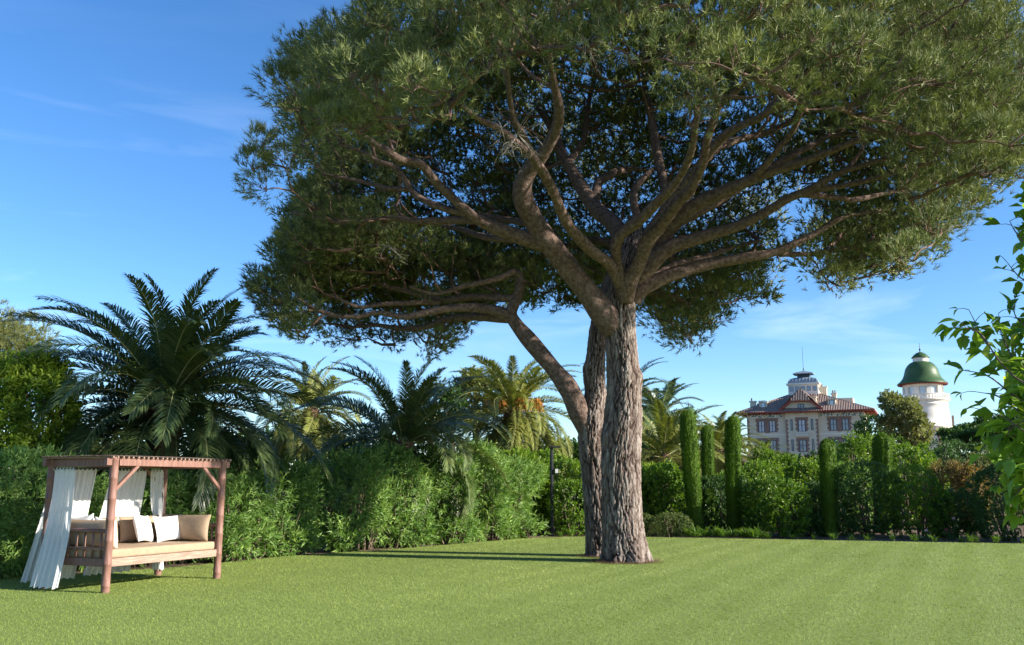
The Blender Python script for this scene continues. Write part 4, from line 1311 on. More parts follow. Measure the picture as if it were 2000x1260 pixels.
cms = [clump_mesh(100 + i) for i in range(4)]
for i in range(17):
    px = 1342 + i * 9 + rng.uniform(-3, 3)
    p = at(px, 1052, edge_at(at(px, 1052, 29.5)[0]) + .35 + rng.uniform(-.12, .25))
    put('strap_leaved_plant', cms[i % 4], None, (p[0], p[1], -.03), (0, 0, rng.uniform(0, 6)), rng.uniform(.8, 1.1), label='arching strap leaved plant in the row before the cypress columns', category='plant', group='strap leaved plants along the bed')
for px, s, lab in ((1118, .8, 'small strap leaved plant at the foot of the ivy bush'), (1095, .55, 'tiny strap leaved plant by the lamp post'), (1905, .8, 'grassy strap leaved tuft before the tall dark hedge')):
    x = at(px, 1050, 30 if px < 1500 else 26.9)[0]
    put('strap_leaved_plant', cms[0], None, (x, edge_at(x) + .3, -.03), (0, 0, px), s, label=lab, category='plant')
for i in range(14):
    px = 1490 + i * 36 + rng.uniform(-8, 8)
    x = at(px, 1055, 28)[0]
    put('strap_leaved_plant', cms[i % 4], None, (x, edge_at(x) + .4, -.03), (0, 0, i), rng.uniform(.5, .75), label='low shaded strap leaved plant at the foot of the dark hedges', category='plant', group='shaded plants at the foot of the hedges')
# pink flowers in the shaded gap
for (px, py, Y, c) in ((1848, 1033, 28.7, .1), (1858, 1035, 28.7, .1), (1800, 1047, 28.4, 1), (1809, 1034, 28.6, 1), (1862, 1010, 28.9, .9)):
    p = at(px, py, Y)
    root = thing('flowering_plant', 'small pink flowered plant in the shaded gap of the hedge' if c < .5 else 'small pale flowered plant in the shaded bed', 'plant', (p[0], Y, -.03), 0, 'pink flowers' if c < .5 else 'pale flowers')
    MB().tube(catmull([(0, 0, 0), (.02, .01, p[2] * .5), (0, 0, p[2])], 6), .006, 5).build('stem', STEM, root)
    dd = rand_unit(26)
    V, F = leaf_quads(np.tile((0, 0, p[2]), (26, 1)), dd, rand_unit(26), .06, .04)
    put('flower', make_mesh('flower', V, F, FLOWER, False, np.full(len(V), c)), root)
    dd = unit(rand_unit(30) + np.array((0, 0, .3)))
    V, F = leaf_quads(np.stack([np.zeros(30), np.zeros(30), rng.uniform(.05, p[2] * .9, 30)], 1), dd, rand_unit(30), .14, .05)
    put('foliage', make_mesh('foliage', V, F, DARKL, False, np.full(len(V), .5)), root)

# ------------------------------------------------------------------ canopy daybed
DA, DB_ = np.array((-6.244, 14.642)), np.array((-5.221, 16.826))
DL, DW = float(np.linalg.norm(DB_ - DA)), 1.4
DANG = math.atan2(DB_[1] - DA[1], DB_[0] - DA[0])
bed = thing('canopy_daybed', 'reddish bamboo post daybed with slatted canopy standing on the lawn', 'daybed', (DA[0], DA[1], 0), DANG)


def post_mesh():
    prof = [(0.0, -.03), (.066, -.03)]
    zs = [.0, .10, .43, .78, 1.10, 1.42, 1.74, 2.03]
    for a, b in zip(zs[:-1], zs[1:]):
        prof += [(.0655, a + .012), (.063, (a + b) / 2), (.0655, b - .012), (.070, b - .006), (.061, b), (.070, b + .006)]
    prof += [(.064, 2.05), (.064, 2.085), (.0, 2.085)]
    return MB().lathe(prof, 24).mesh('post', RED, True)


pm = post_mesh()
for (x, y) in ((0, 0), (DL, 0), (0, DW), (DL, DW)):
    put('post', pm, bed, (x, y, 0))
bt, tp_ = 1.93, 2.045
MB().box(.075, DL - .075, -.035, .035, bt, tp_, .006).build('front_beam', RED, bed)
MB().box(-.16, DL + .12, DW - .035, DW + .035, bt, tp_, .006).build('back_beam', RED, bed)
MB().box(-.035, .035, .07, DW - .04, bt - .01, tp_ - .012, .006).build('side_beam', RED, bed)
MB().box(DL - .035, DL + .035, .07, DW - .04, bt - .01, tp_ - .012, .006).build('side_beam', RED, bed)
MB().box(-.17, -.07, -.033, .033, bt + .003, tp_ - .003, .006).build('beam_end', RED, bed)
MB().box(DL + .07, DL + .15, -.033, .033, bt + .003, tp_ - .003, .006).build('beam_end', RED, bed)
sm = MB().box(-.014, .014, -.09, DW + .09, 0, .026, .004).mesh('roof_slat', GREYW)
for i in range(27):
    put('roof_slat', sm, bed, (-.1 + i * (DL + .2) / 26, rng.uniform(-.012, .012), tp_ + .004), (0, 0, rng.normal(0, .004)))
# reed mat on the slats: thin reeds side by side
mb = MB()
for i in range(88):
    v = -.07 + i * (DW + .14) / 87
    z = tp_ + .036 + rng.uniform(-.003, .004)
    mb.tube(np.array([(-.14 - rng.uniform(0, .03), v, z), (DL * .5, v + rng.normal(0, .004), z + .004), (DL + .14 + rng.uniform(0, .03), v, z)]), .0085, 5)
mb.build('reed_mat', DARKW, bed, True, kind='stuff')
for x0, s in ((0, 1), (DL, -1)):
    MB().bar((x0 + s * .045, 0, 1.56), (x0 + s * .47, 0, 1.935), .045, .05).build('brace', RED, bed)
    MB().bar((x0 + s * .045, DW, 1.56), (x0 + s * .47, DW, 1.935), .045, .05).build('brace', RED, bed)
# curtain rods
MB().tube(np.array([(0.0, .06, 1.895), (0.0, DW - .06, 1.895)]), .011, 8).build('curtain_rod', IRON, bed, True)
MB().tube(np.array([(.06, DW, 1.895), (DL - .06, DW, 1.895)]), .011, 8).build('curtain_rod', IRON, bed, True)
# seat frame
MB().box(.06, DL - .06, -.022, .022, .385, .505, .005).build('front_rail', GREYW, bed)
MB().box(.06, DL - .06, DW - .022, DW + .022, .385, .505, .005).build('back_rail', GREYW, bed)
for x in (0, DL):
    MB().box(x - .022, x + .022, .06, DW - .06, .385, .505, .005).build('side_rail', RED, bed)
    MB().tube(np.array([(x, .05, .92), (x, DW * .5, .925), (x, DW - .05, .92)]), .032, 12).build('top_rail', RED, bed, True)
    MB().box(x - .018, x + .018, .06, DW - .06, .64, .675, .004).build('lower_rail', RED, bed)
    for q in range(7):
        y = .16 + q * (DW - .32) / 6
        MB().tube(np.array([(x, y, .505), (x, y, .905)]), .019, 8).build('spindle', RED, bed, True)
MB().tube(np.array([(.05, DW, .92), (DL * .5, DW, .925), (DL - .05, DW, .92)]), .032, 12).build('back_top_rail', RED, bed, True)
for q in range(12):
    x = .2 + q * (DL - .4) / 11
    MB().tube(np.array([(x, DW, .505), (x, DW, .905)]), .019, 8).build('spindle', RED, bed, True)
for q in range(11):
    x = .12 + q * (DL - .24) / 10
    MB().box(x - .035, x + .035, .03, DW - .03, .470, .492).build('bed_slat', GREYW, bed)

Mbed = Matrix.Translation((DA[0], DA[1], 0)) @ Matrix.Rotation(DANG, 4, 'Z')


def bedw(x, y, z):
    return Mbed @ Vector((x, y, z))


def bedobj(name, me, loc, rot, **props):
    o = put(name, me, None, **props)
    R_ = Matrix.Rotation(rot[2], 4, 'Z') @ Matrix.Rotation(rot[1], 4, 'Y') @ Matrix.Rotation(rot[0], 4, 'X')
    o.matrix_world = Mbed @ Matrix.Translation(loc) @ R_
    return o


def pillow_mesh(name, w, h, t, mat, seed=0, pinch=.12, n=22, edge=.18):
    """cushion lying in its own xz plane, thickness along y"""
    nf, nf2 = Noise(5.0), Noise(14.0)
    g = np.linspace(-1, 1, n)
    A, B = np.meshgrid(g, g)
    prof = np.maximum(0, (1 - np.abs(A) ** 2.6) * (1 - np.abs(B) ** 2.6)) ** .55
    pin = 1 - pinch * (1 - np.abs(A) ** 2) * np.abs(B) ** 3
    pin2 = 1 - pinch * (1 - np.abs(B) ** 2) * np.abs(A) ** 3
    X, Z = A * w / 2 * pin2, B * h / 2 * pin
    q = np.stack([X, Z, np.zeros_like(X) + seed], -1).reshape(-1, 3)
    wr = (nf(q) * .05 + nf2(q) * .02).reshape(A.shape)
    Yf = -t / 2 * prof * (1 + wr) - .006
    Yb = t / 2 * prof * (1 - wr) + .006
    V = np.concatenate([np.stack([X, Yf, Z], -1).reshape(-1, 3), np.stack([X, Yb, Z], -1).reshape(-1, 3)])
    i, j = np.meshgrid(np.arange(n - 1), np.arange(n - 1), indexing='ij')
    f = np.stack([i * n + j, i * n + j + 1, (i + 1) * n + j + 1, (i + 1) * n + j], -1).reshape(-1, 4)
    f2 = f[:, ::-1] + n * n
    ring_ = [k for k in range(n)] + [k * n + n - 1 for k in range(1, n)] + [(n - 1) * n + k for k in range(n - 2, -1, -1)] + [k * n for k in range(n - 2, 0, -1)]
    side = np.array([(ring_[k], ring_[k] + n * n, ring_[(k + 1) % len(ring_)] + n * n, ring_[(k + 1) % len(ring_)]) for k in range(len(ring_))])
    return make_mesh(name, V, [f, f2, side], mat, True)


mm = MB().box(.035, DL - .035, .03, DW - .03, .500, .640, .035)
mo = mm.build('mattress', TAN, None, True, label='flat tan mattress lying on the canopy daybed', category='mattress')
mo.matrix_world = Mbed
mo['label'] = 'flat tan mattress lying on the canopy daybed'
# tan back cushions
def cushion(name, me, loc, rot, label, cat='cushion', group=None):
    p = dict(label=label, category=cat)
    if group:
        p['group'] = group
    return bedobj(name, me, loc, rot, **p)


cushion('end_cushion', pillow_mesh('end_cushion', 1.22, .44, .24, TAN, 1, .05), (.17, DW * .5 - .02, .87), (-.10, 0, PI / 2), 'long tan end cushion against the spindled rail beside the curtains')
cushion('end_cushion', pillow_mesh('end_cushion', 1.15, .46, .22, TAN, 2, .05), (DL - .17, DW * .5 - .05, .88), (.12, 0, PI / 2), 'tan end cushion leaning by the post away from the curtains')
cushion('back_cushion', pillow_mesh('back_cushion', .92, .44, .24, TAN, 3, .05), (.82, DW - .17, .87), (-.14, 0, 0), 'tan back cushion beside the blown curtains')
cushion('back_cushion', pillow_mesh('back_cushion', .92, .44, .24, TAN, 4, .05), (1.76, DW - .17, .87), (-.14, 0, .02), 'tan back cushion hidden behind the white pillows')
cushion('pillow', pillow_mesh('pillow', .52, .50, .17, COTTON, 5), (1.56, DW - .46, .885), (-.34, .10, .32), 'white pillow upright behind the front white pillow', 'pillow')
cushion('pillow', pillow_mesh('pillow', .58, .48, .18, COTTON, 6), (2.03, DW - .60, .87), (-.36, -.05, -.22), 'white rectangular pillow foremost among the tan cushions', 'pillow')
cushion('pillow', pillow_mesh('pillow', .52, .48, .16, COTTON, 7), (.34, DW * .5 + .28, .91), (-.18, .12, PI / 2 + .1), 'white pillow leaning on the spindled end cushion near the back', 'pillow')
cushion('pillow', pillow_mesh('pillow', .50, .46, .16, COTTON, 8), (.36, DW * .5 - .22, .88), (-.22, -.1, PI / 2 - .05), 'white pillow leaning on the spindled end cushion near the front', 'pillow')


def curtain(label, T0, T1, B0_, B1_, folds, amp, bow=(0, 0, 0), sway=0.0, n=90, m=40, pull=None, group=None):
    """cloth hung between two top points, its hem between two bottom points (bed coordinates)"""
    T0, T1, B0_, B1_ = [np.array(v, float) for v in (T0, T1, B0_, B1_)]
    u = np.linspace(0, 1, n)
    v = np.linspace(0, 1, m)
    U, Vv = np.meshgrid(u, v)
    top = T0 + (T1 - T0) * U[..., None]
    bot = B0_ + (B1_ - B0_) * U[..., None]
    e = Vv[..., None] ** 1.15
    P = top * (1 - e) + bot * e
    P[..., 2] = (top[..., 2] * (1 - Vv) + bot[..., 2] * Vv)
    P = P + np.array(bow) * np.sin(PI * Vv)[..., None]
    if pull is not None:
        pv, pp, pw = pull
        g = np.exp(-((Vv - pv) / pw) ** 2)[..., None]
        P = P * (1 - .8 * g) + np.array([pp[0], pp[1], 0]) * .8 * g * np.array((1, 1, 0)) + P * np.array((0, 0, .8)) * g
    d = T1 - T0
    nrm = unit(np.array((-d[1], d[0], 0)))
    ph = 2 * PI * folds * (U + .03 * np.sin(5 * Vv + U * 7)) + sway * Vv
    fold = amp * (np.sin(ph) + .35 * np.sin(2.3 * ph + 1)) * (0.45 + .55 * Vv)
    P = P + nrm * fold[..., None]
    P[..., 2] += .012 * np.sin(ph) * Vv + np.where(Vv < .01, .02 * np.sign(np.sin(ph * 1.0)), 0) * 0
    i, j = np.meshgrid(np.arange(m - 1), np.arange(n - 1), indexing='ij')
    F = np.stack([i * n + j, i * n + j + 1, (i + 1) * n + j + 1, (i + 1) * n + j], -1).reshape(-1, 4)
    root = put('curtain', None, None, label=label, category='curtain')
    root.matrix_world = Mbed
    put('cloth', make_mesh('cloth', P.reshape(-1, 3), F, LINEN, True), root)
    nt_ = max(4, int(np.linalg.norm(T1 - T0) / .075))
    for q in range(nt_):
        s_ = (q + .5) / nt_
        p = T0 + (T1 - T0) * s_
        w = unit(T1 - T0) * .016
        mbq = MB()
        a0, a1 = p - w, p + w
        loop = [(0, -.02), (.016, .0), (.016, .025), (0, .04), (-.016, .025), (-.016, 0), (0, -.02)]
        V = [list(pp + nrm * c_ + np.array((0, 0, z_))) for (c_, z_) in loop for pp in (a0, a1)]
        mbq.add(V, [(2 * k, 2 * k + 1, 2 * k + 3, 2 * k + 2) for k in range(6)])
        mbq.build('tab_loop', LINEN, root)
    return root


zt = 1.872
MbedI = Mbed.inverted()


def bl(px, py, z):
    """point of height z in the bed's frame on a sight line"""
    x, u = (px - 1000) / FPX, (630 - py) / FPX
    t = (z - HCAM) / (SP + u * CP)
    q = MbedI @ Vector((x * t, (CP - u * SP) * t, z))
    return (q.x, q.y, z)


curtain('large white curtain blown outward at the near end of the daybed', (0, DW - .02, zt), (0, DW - .55, zt), bl(60, 1146, .06), bl(110, 1150, .05), 4.4, .022, (.05, .0, 0))
curtain('narrow white curtain edge blown behind the large blown curtain', (.04, DW, zt), (.16, DW, zt), bl(40, 1138, .07), bl(66, 1135, .08), 2.2, .03)
curtain('white curtain hanging behind the spindled end of the daybed', (.46, DW, zt), (.90, DW, zt), (.26, DW + .12, .12), (.70, DW + .12, .10), 4.2, .034)
curtain('wide white curtain at the back of the daybed beside the near post', (1.22, DW, zt), (2.0, DW, zt), (.86, DW + .12, .12), (1.86, DW + .1, .12), 6.3, .036)
curtain('white curtain gathered and tied to the back post', (2.06, DW - .03, zt), (2.36, DW - .03, zt), (2.20, DW - .08, .12), (2.46, DW - .10, .10), 3.6, .022, pull=(.60, (2.27, DW - .06), .16))

# ------------------------------------------------------------------ garden lamp post
lp = at(1078, 960, 31.0)
lamp = thing('lamp_post', 'slim black garden lamp post standing between hedge and ivy bush', 'lamp post', (lp[0], 31.0, -.03))
ht = at(1078, 874, 31.0)[2] + .03
MB().lathe([(0, 0), (.11, 0), (.11, .03), (.055, .04), (.052, ht), (0, ht)], 16).build('pole', IRON, lamp, True)
MB().box(-.08, .30, -.09, .09, ht - .01, ht + .05, .012).build('lamp_head', IRON, lamp)
sp = MB().box(.10, .22, -.08, .05, ht - .85, ht - .70, .015).build('spotlight', IRON, lamp)
MB().box(.112, .208, -.093, -.083, ht - .84, ht - .71).build('lens', LAMPG, sp)
MB().box(.05, .11, -.02, .02, ht - .79, ht - .75).build('bracket', IRON, lamp)

# ------------------------------------------------------------------ villa
VB = 24.0
vl = at(1458, 803, 169.5)
ZE = 14.3
VG = float(terrain(vl[0], 169.5))
villa = thing('villa', 'cream villa with brick trimmed windows, tiled hip roof and glazed lantern', 'house', (vl[0], 169.5, VG), math.radians(-VB))
E_ = ZE - VG          # eave height in the villa's own frame
VW, VD = 20.2, 13.0
GX0, GX1 = 6.9, 12.5  # projecting bay


def vbox(name, x0, x1, y0, y1, z0, z1, mat, parent=villa):
    return MB().box(x0, x1, y0, y1, z0, z1).build(name, mat, parent)


vbox('wall', 0, VW, 0, VD, -1.5, E_, STUCCO)
vbox('bay_wall', GX0, GX1, -.55, -.002, -1.5, E_ + 1.3, STUCCO)
# gable top of the bay
mb = MB()
gc = (GX0 + GX1) / 2
V = [(GX0, -.55, E_ + 1.3), (GX1, -.55, E_ + 1.3), (gc + .7, -.55, E_ + 3.0), (gc - .7, -.55, E_ + 3.0)]
V2 = [(x, 2.5, z) for x, y, z in V]
mb.add(V + V2, [(0, 1, 2, 3), (7, 6, 5, 4), (2, 1, 5, 6), (3, 2, 6, 7), (0, 3, 7, 4)])
mb.build('gable_wall', STUCCO, villa)
vbox('string_course', -.06, VW + .06, -.09, -.004, E_ - 3.95, E_ - 3.75, WHITEST)
# friezes under the eave
for a, b in ((.35, 3.2), (3.5, 6.35), (12.9, 16.3), (16.6, 19.9)):
    vbox('frieze', a, b, -.06, -.003, E_ - .78, E_ - .12, FRIEZE)


def quoin(x, y, z0, z1, side, parent=villa, w=.45):
    mb = MB()
    z = z0
    k = 0
    while z < z1 - .2:
        ww = w * (1.0 if k % 2 else .62)
        x0, x1 = (x, x + ww) if side > 0 else (x - ww, x)
        mb.box(x0, x1, y - .05, y - .003, z, min(z + .34, z1))
        z += .36
        k += 1
    return mb.build('quoins', BRICK, parent)


for x, s, y in ((0.0, 1, 0), (VW, -1, 0), (GX0 + .0, 1, -.55), (GX1, -1, -.55)):
    quoin(x, y, -1.0, E_ - .8 if y == 0 else E_ - 1.2, s)


def window(x, z, w, h, y=0.0, brick=True, bars=2, pane=PANE, quoins=True, parent=villa, frame=DARKF):
    f = MB()
    fw = .09
    f.box(x - w / 2, x - w / 2 + fw, y - .10, y - .004, z, z + h).box(x + w / 2 - fw, x + w / 2, y - .10, y - .004, z, z + h)
    f.box(x - w / 2 + fw, x + w / 2 - fw, y - .10, y - .004, z, z + fw).box(x - w / 2 + fw, x + w / 2 - fw, y - .10, y - .004, z + h - fw, z + h)
    if bars:
        f.box(x - .05, x + .05, y - .095, y - .004, z + fw, z + h - fw)
        f.box(x - w / 2 + fw, x + w / 2 - fw, y - .09, y - .004, z + h * .55 - .025, z + h * .55 + .025)
    o = f.build('window', frame, parent)
    MB().box(x - w / 2 + fw, x + w / 2 - fw, y - .035, y - .003, z + fw, z + h - fw).build('pane', pane, o)
    if brick:
        s = MB()
        s.box(x - w / 2 - .5, x + w / 2 + .5, y - .065, y - .002, z + h + .02, z + h + .45)
        s.build('lintel', BRICK, o)
        quoin(x - w / 2 - .02, y, z, z + h, -1, o, .5)
        quoin(x + w / 2 + .02, y, z, z + h, 1, o, .5)
    return o


for x in (2.6, 4.5):
    window(x, E_ - 3.35, 1.08, 2.05, 0, True, 2, CURT)
    window(x, E_ - 6.9, 1.08, 2.05, 0, True, 2, PANE)
vbox('brick_panel', 3.2, 3.9, -.055, -.006, E_ - 3.5, E_ - .95, BRICK)
for x in (15.0, 17.0):
    window(x, E_ - 3.35, 1.08, 2.05, 0, True, 2, PANE)
    window(x, E_ - 6.9, 1.08, 2.05, 0, True, 2, PANE)
vbox('brick_panel', 15.65, 16.35, -.055, -.006, E_ - 3.5, E_ - .95, BRICK)
window(gc, E_ - 3.4, 1.2, 2.1, -.55, True, 2, CURT)
window(gc, E_ - 7.0, 1.2, 2.1, -.55, True, 2, PANE)
window(gc, E_ + .35, 1.05, 1.15, -.55, False, 2, PANE)
for x in (gc - 1.75, gc + 1.75):
    window(x, E_ - 3.2, .36, 2.0, -.55, False, 0, PANE)
    window(x, E_ - 6.8, .36, 2.0, -.55, False, 0, PANE)
    window(x, E_ + .05, .5, .62, -.55, False, 0, PANE)


def balcony(x, z, w, y, h=.62):
    b = MB().box(x - w / 2, x + w / 2, y - .5, y - .004, z - .12, z).box(x - w / 2, x + w / 2, y - .5, y - .38, z + h - .1, z + h)
    o = b.build('balcony', WHITEST, villa)
    nb = int(w / .2)
    bal = MB().lathe([(.05, 0), (.07, .12), (.035, .28), (.05, h - .1)], 8).mesh('baluster', WHITEST, True)
    for q in range(nb):
        put('baluster', bal, o, (x - w / 2 + (q + .5) * w / nb, y - .44, z))


balcony(gc, E_ - 4.05, 2.2, -.55)
balcony(gc, E_ - .3, 1.2, -.55, .55)
# roofs of ribbed clay tile
def tile_plane(name, quad, parent=villa, mat=TILE, pitch=.42, h=.07, across=None):
    """quad: eave left, eave right, top right, top left; ribs run from eave to top"""
    a, b, c, d = [np.array(v, float) for v in quad]
    wid = np.linalg.norm(b - a)
    n = int(wid / pitch) * 4 + 1
    ed = unit(b - a)
    up_ = unit((c + d) / 2 - (a + b) / 2)
    nrm = unit(np.cross(ed, up_))
    s = np.linspace(0, wid, n)
    off = np.abs(np.sin(s / pitch * PI)) * h
    sc = np.dot(c - a, ed)
    sd = np.dot(d - a, ed)
    hc = np.dot((c + d) / 2 - a, up_ - ed * np.dot(up_, ed))
    upv = unit(up_ - ed * np.dot(up_, ed))
    mrows = 14
    V, F = [], []
    for r_ in range(mrows):
        t = r_ / (mrows - 1)
        for k in range(n):
            # clip each rib where the hips cut it
            hl = hc * min(1, max(0, s[k] / sd if sd > 1e-3 and s[k] < sd else 1), max(0, (wid - s[k]) / (wid - sc) if wid - sc > 1e-3 and s[k] > sc else 1))
            step = .03 * ((t * 14) % 1)
            V.append(a + ed * s[k] + upv * hl * t + nrm * (off[k] + step + .02))
    for r_ in range(mrows - 1):
        for k in range(n - 1):
            F.append((r_ * n + k, r_ * n + k + 1, (r_ + 1) * n + k + 1, (r_ + 1) * n + k))
    return put(name, make_mesh(name, V, np.array(F), mat, False), parent)


OV = 1.75
ez, rz_ = E_ + .12, E_ + 3.75
rx0, rx1, ry0, ry1 = 7.2, 12.2, 5.0, 8.5
cs = [(-OV, -OV, ez), (VW + OV, -OV, ez), (VW + OV, VD + OV, ez), (-OV, VD + OV, ez)]
tsq = [(rx0, ry0, rz_), (rx1, ry0, rz_), (rx1, ry1, rz_), (rx0, ry1, rz_)]
roof_root = vbox('roof_deck', rx0, rx1, ry0, ry1, rz_ - .2, rz_ - .01, ZINC)
for q in range(4):
    o = tile_plane('roof_slope', (cs[q], cs[(q + 1) % 4], tsq[(q + 1) % 4], tsq[q]))
    mbh = MB().tube(np.array([cs[q], tsq[q]]), .13, 8)
    mbh.build('ridge_tiles', TILE, o, True)
# soffit boards and rafters in red timber
mb = MB()
mb.box(-OV, VW + OV, -OV, -.002, ez - .14, ez - .04).box(-OV, VW + OV, VD + .002, VD + OV, ez - .14, ez - .04)
mb.box(-OV, -.002, 0, VD, ez - .14, ez - .04).box(VW + .002, VW + OV, 0, VD, ez - .14, ez - .04)
so = mb.build('soffit', EAVE, villa)
mb = MB()
for q in range(15):
    y = .4 + q * (VD - .8) / 14
    mb.box(VW + .005, VW + OV - .1, y - .08, y + .08, ez - .34, ez - .145)
for q in range(22):
    x = .4 + q * (VW - .8) / 21
    if GX0 - .2 < x < GX1 + .2:
        continue
    mb.box(x - .08, x + .08, -OV + .1, -.07, ez - .34, ez - .145)
mb.build('rafters', EAVE, so)
mb = MB()
for a, b in zip(cs, cs[1:] + cs[:1]):
    mb.bar((a[0], a[1], ez - .05), (b[0], b[1], ez - .05), .12, .2)
mb.build('fascia', EAVE, so)
# gable roof with clipped front
ap = (gc, 0.2, E_ + 4.5)
g0z = ez + .1
pk0, pk1 = (gc, -.55, E_ + 4.35), (gc, 6.0, E_ + 4.35)
gl, gr_ = (GX0 - 1.2, -1.35, g0z), (GX1 + 1.2, -1.35, g0z)
tile_plane('gable_slope', ((GX0 - 1.2, 4.2, g0z), gl, (gc - .05, -.2, E_ + 4.35), (gc - .05, 5.6, E_ + 4.35)))
tile_plane('gable_slope', (gr_, (GX1 + 1.2, 4.2, g0z), (gc + .05, 5.6, E_ + 4.35), (gc + .05, -.2, E_ + 4.35)))
tile_plane('gable_hip', ((gc - 1.75, -1.45, E_ + 2.15), (gc + 1.75, -1.45, E_ + 2.15), (gc + .03, .1, E_ + 4.5), (gc - .03, .1, E_ + 4.5)))
mb = MB()
for s in (-1, 1):
    mb.bar((gc + s * 3.95, -1.38, g0z - .1), (gc + s * 1.6, -1.38, E_ + 2.1), .16, .34)
    mb.bar((gc + s * 3.8, -.95, g0z - .1), (gc + s * 1.6, -.95, E_ + 2.0), .7, .1)
mb.box(gc - 1.7, gc + 1.7, -1.4, -.56, E_ + 1.86, E_ + 2.02)
mb.build('barge_boards', EAVE, villa)
# lantern
lx0, lx1, ly0, ly1 = 7.0, 12.3, 4.6, 9.2
lz0, lz1 = rz_ - .5, rz_ + 1.75
lan = vbox('lantern', lx0, lx1, ly0, ly1, lz0, lz1, WHITEST)
MB().box(lx0 - .3, lx1 + .3, ly0 - .3, ly1 + .3, lz1 + .002, lz1 + .3).build('cornice', WHITEST, lan)
for q in range(5):
    x = lx0 + .6 + q * (lx1 - lx0 - 1.2) / 4
    fo = MB().box(x - .36, x + .36, ly0 - .05, ly0 - .003, rz_ + .55, rz_ + 1.45).build('lantern_window', ZINC, lan)
    MB().box(x - .29, x + .29, ly0 - .07, ly0 - .052, rz_ + .62, rz_ + 1.38).build('pane', PANE, fo)
for q in range(4):
    y = ly0 + .6 + q * (ly1 - ly0 - 1.2) / 3
    fo = MB().box(lx1 + .003, lx1 + .05, y - .36, y + .36, rz_ + .55, rz_ + 1.45).build('lantern_window', STUCCO, lan)
    MB().box(lx1 + .052, lx1 + .07, y - .29, y + .29, rz_ + .62, rz_ + 1.38).build('pane', PANE, fo)
# curved zinc roof of the lantern (square plan)
def square_dome(prof, cx, cy, mat, name, parent, seg=6):
    V, F = [], []
    for r_, ry_, z in prof:
        for (sx, sy) in ((-1, -1), (1, -1), (1, 1), (-1, 1)):
            V.append((cx + sx * r_, cy + sy * ry_, z))
    for i in range(len(prof) - 1):
        for j in range(4):
            k = (j + 1) % 4
            F.append((i * 4 + j, i * 4 + k, (i + 1) * 4 + k, (i + 1) * 4 + j))
    F.append(tuple(range(len(V) - 4, len(V))))
    return put(name, make_mesh(name, V, np.array(F), mat), parent)


lcx, lcy = (lx0 + lx1) / 2, (ly0 + ly1) / 2
ww, wy = (lx1 - lx0) / 2, (ly1 - ly0) / 2
z0 = lz1 + .3
square_dome([(ww + .05, wy + .05, z0), (ww - .02, wy - .02, z0 + .35), (ww - .25, wy - .25, z0 + .7), (ww - .65, wy - .65, z0 + .98), (ww - 1.15, wy - 1.15, z0 + 1.12), (1.1, .95, z0 + 1.18)], lcx, lcy, ZINC, 'lantern_roof', lan)
mb = MB()
for q in range(9):
    x = lcx - ww + .25 + q * (2 * ww - .5) / 8
    pts = [(x, lcy - wy - .06, z0 + .02), (x, lcy - wy, z0 + .37), (x, lcy - wy + .23, z0 + .72), (x, lcy - wy + .62, z0 + 1.0)]
    mb.tube(np.array(pts), .035, 5)
mb.build('roof_seams', ZINC, lan)
vbox('upper_lantern', lcx - 1.1, lcx + 1.1, lcy - .95, lcy + .95, z0 + 1.1, z0 + 1.85, DARKF, lan)
square_dome([(1.8, 1.6, z0 + 1.78), (1.82, 1.62, z0 + 1.9), (1.2, 1.05, z0 + 2.2), (.4, .4, z0 + 2.42), (.08, .08, z0 + 2.55)], lcx, lcy, ZINC, 'cap_roof', lan)
MB().lathe([(.1, 0), (.07, .3), (.14, .42), (.04, .6), (.03, 4.6), (0, 4.7)], 10, (lcx, lcy, z0 + 2.45)).build('mast', IRON, lan, True)


def chimney(x, y, z0, z1, w=1.0, d_=.9, pots=2):
    o = MB().box(x - w / 2, x + w / 2, y - d_ / 2, y + d_ / 2, z0, z1).box(x - w / 2 - .14, x + w / 2 + .14, y - d_ / 2 - .14, y + d_ / 2 + .14, z1 + .002, z1 + .22).build('chimney', STUCCO, villa)
    for q in range(pots):
        MB().lathe([(.13, z1 + .22), (.11, z1 + .7), (.15, z1 + .76), (0, z1 + .78)], 10, (x - w * .25 + q * w * .5, y, 0)).build('chimney_pot', TILE, o, True)


chimney(.6, 4.0, E_ + .4, E_ + 2.5, 1.0, .9, 1)
chimney(1.7, 5.5, E_ + .6, E_ + 2.1, .9, .9, 1)
chimney(11.6, 1.6, E_ + .8, E_ + 2.7, 1.15, .9, 2)
chimney(13.0, 7.5, E_ + 2, E_ + 5.0, 1.1, 1.0, 1)
chimney(14.9, 6.0, E_ + 1.5, E_ + 3.6, .8, .8, 2)


def dormer(x, y, z, w=1.35, h=1.25):
    o = MB().box(x - w / 2, x + w / 2, y, y + 2.6, z, z + h).build('dormer', STUCCO, villa)
    mb = MB()
    a = np.linspace(0, PI, 9)
    V = [(x + (w / 2 + .15) * math.cos(t), yy, z + h + .02 + .26 * math.sin(t)) for yy in (y - .15, y + 2.7) for t in a]
    mb.add(V, [(k, k + 1, 10 + k, 9 + k) for k in range(8)], [list(range(9))[::-1]])
    mb.build('dormer_roof', STUCCO, o)
    fr = MB().box(x - .36, x + .36, y - .06, y - .003, z + .2, z + h - .08).build('dormer_window', DARKF, o)
    MB().box(x - .28, x + .28, y - .08, y - .062, z + .28, z + h - .16).build('pane', PALEP, fr)


dormer(3.0, .2, E_ + .9)
dormer(14.9, .2, E_ + .9)
vbox('roof_terrace_wall', 15.0, 18.2, 4.5, 8.5, E_ + 1.2, E_ + 2.75, STUCCO)
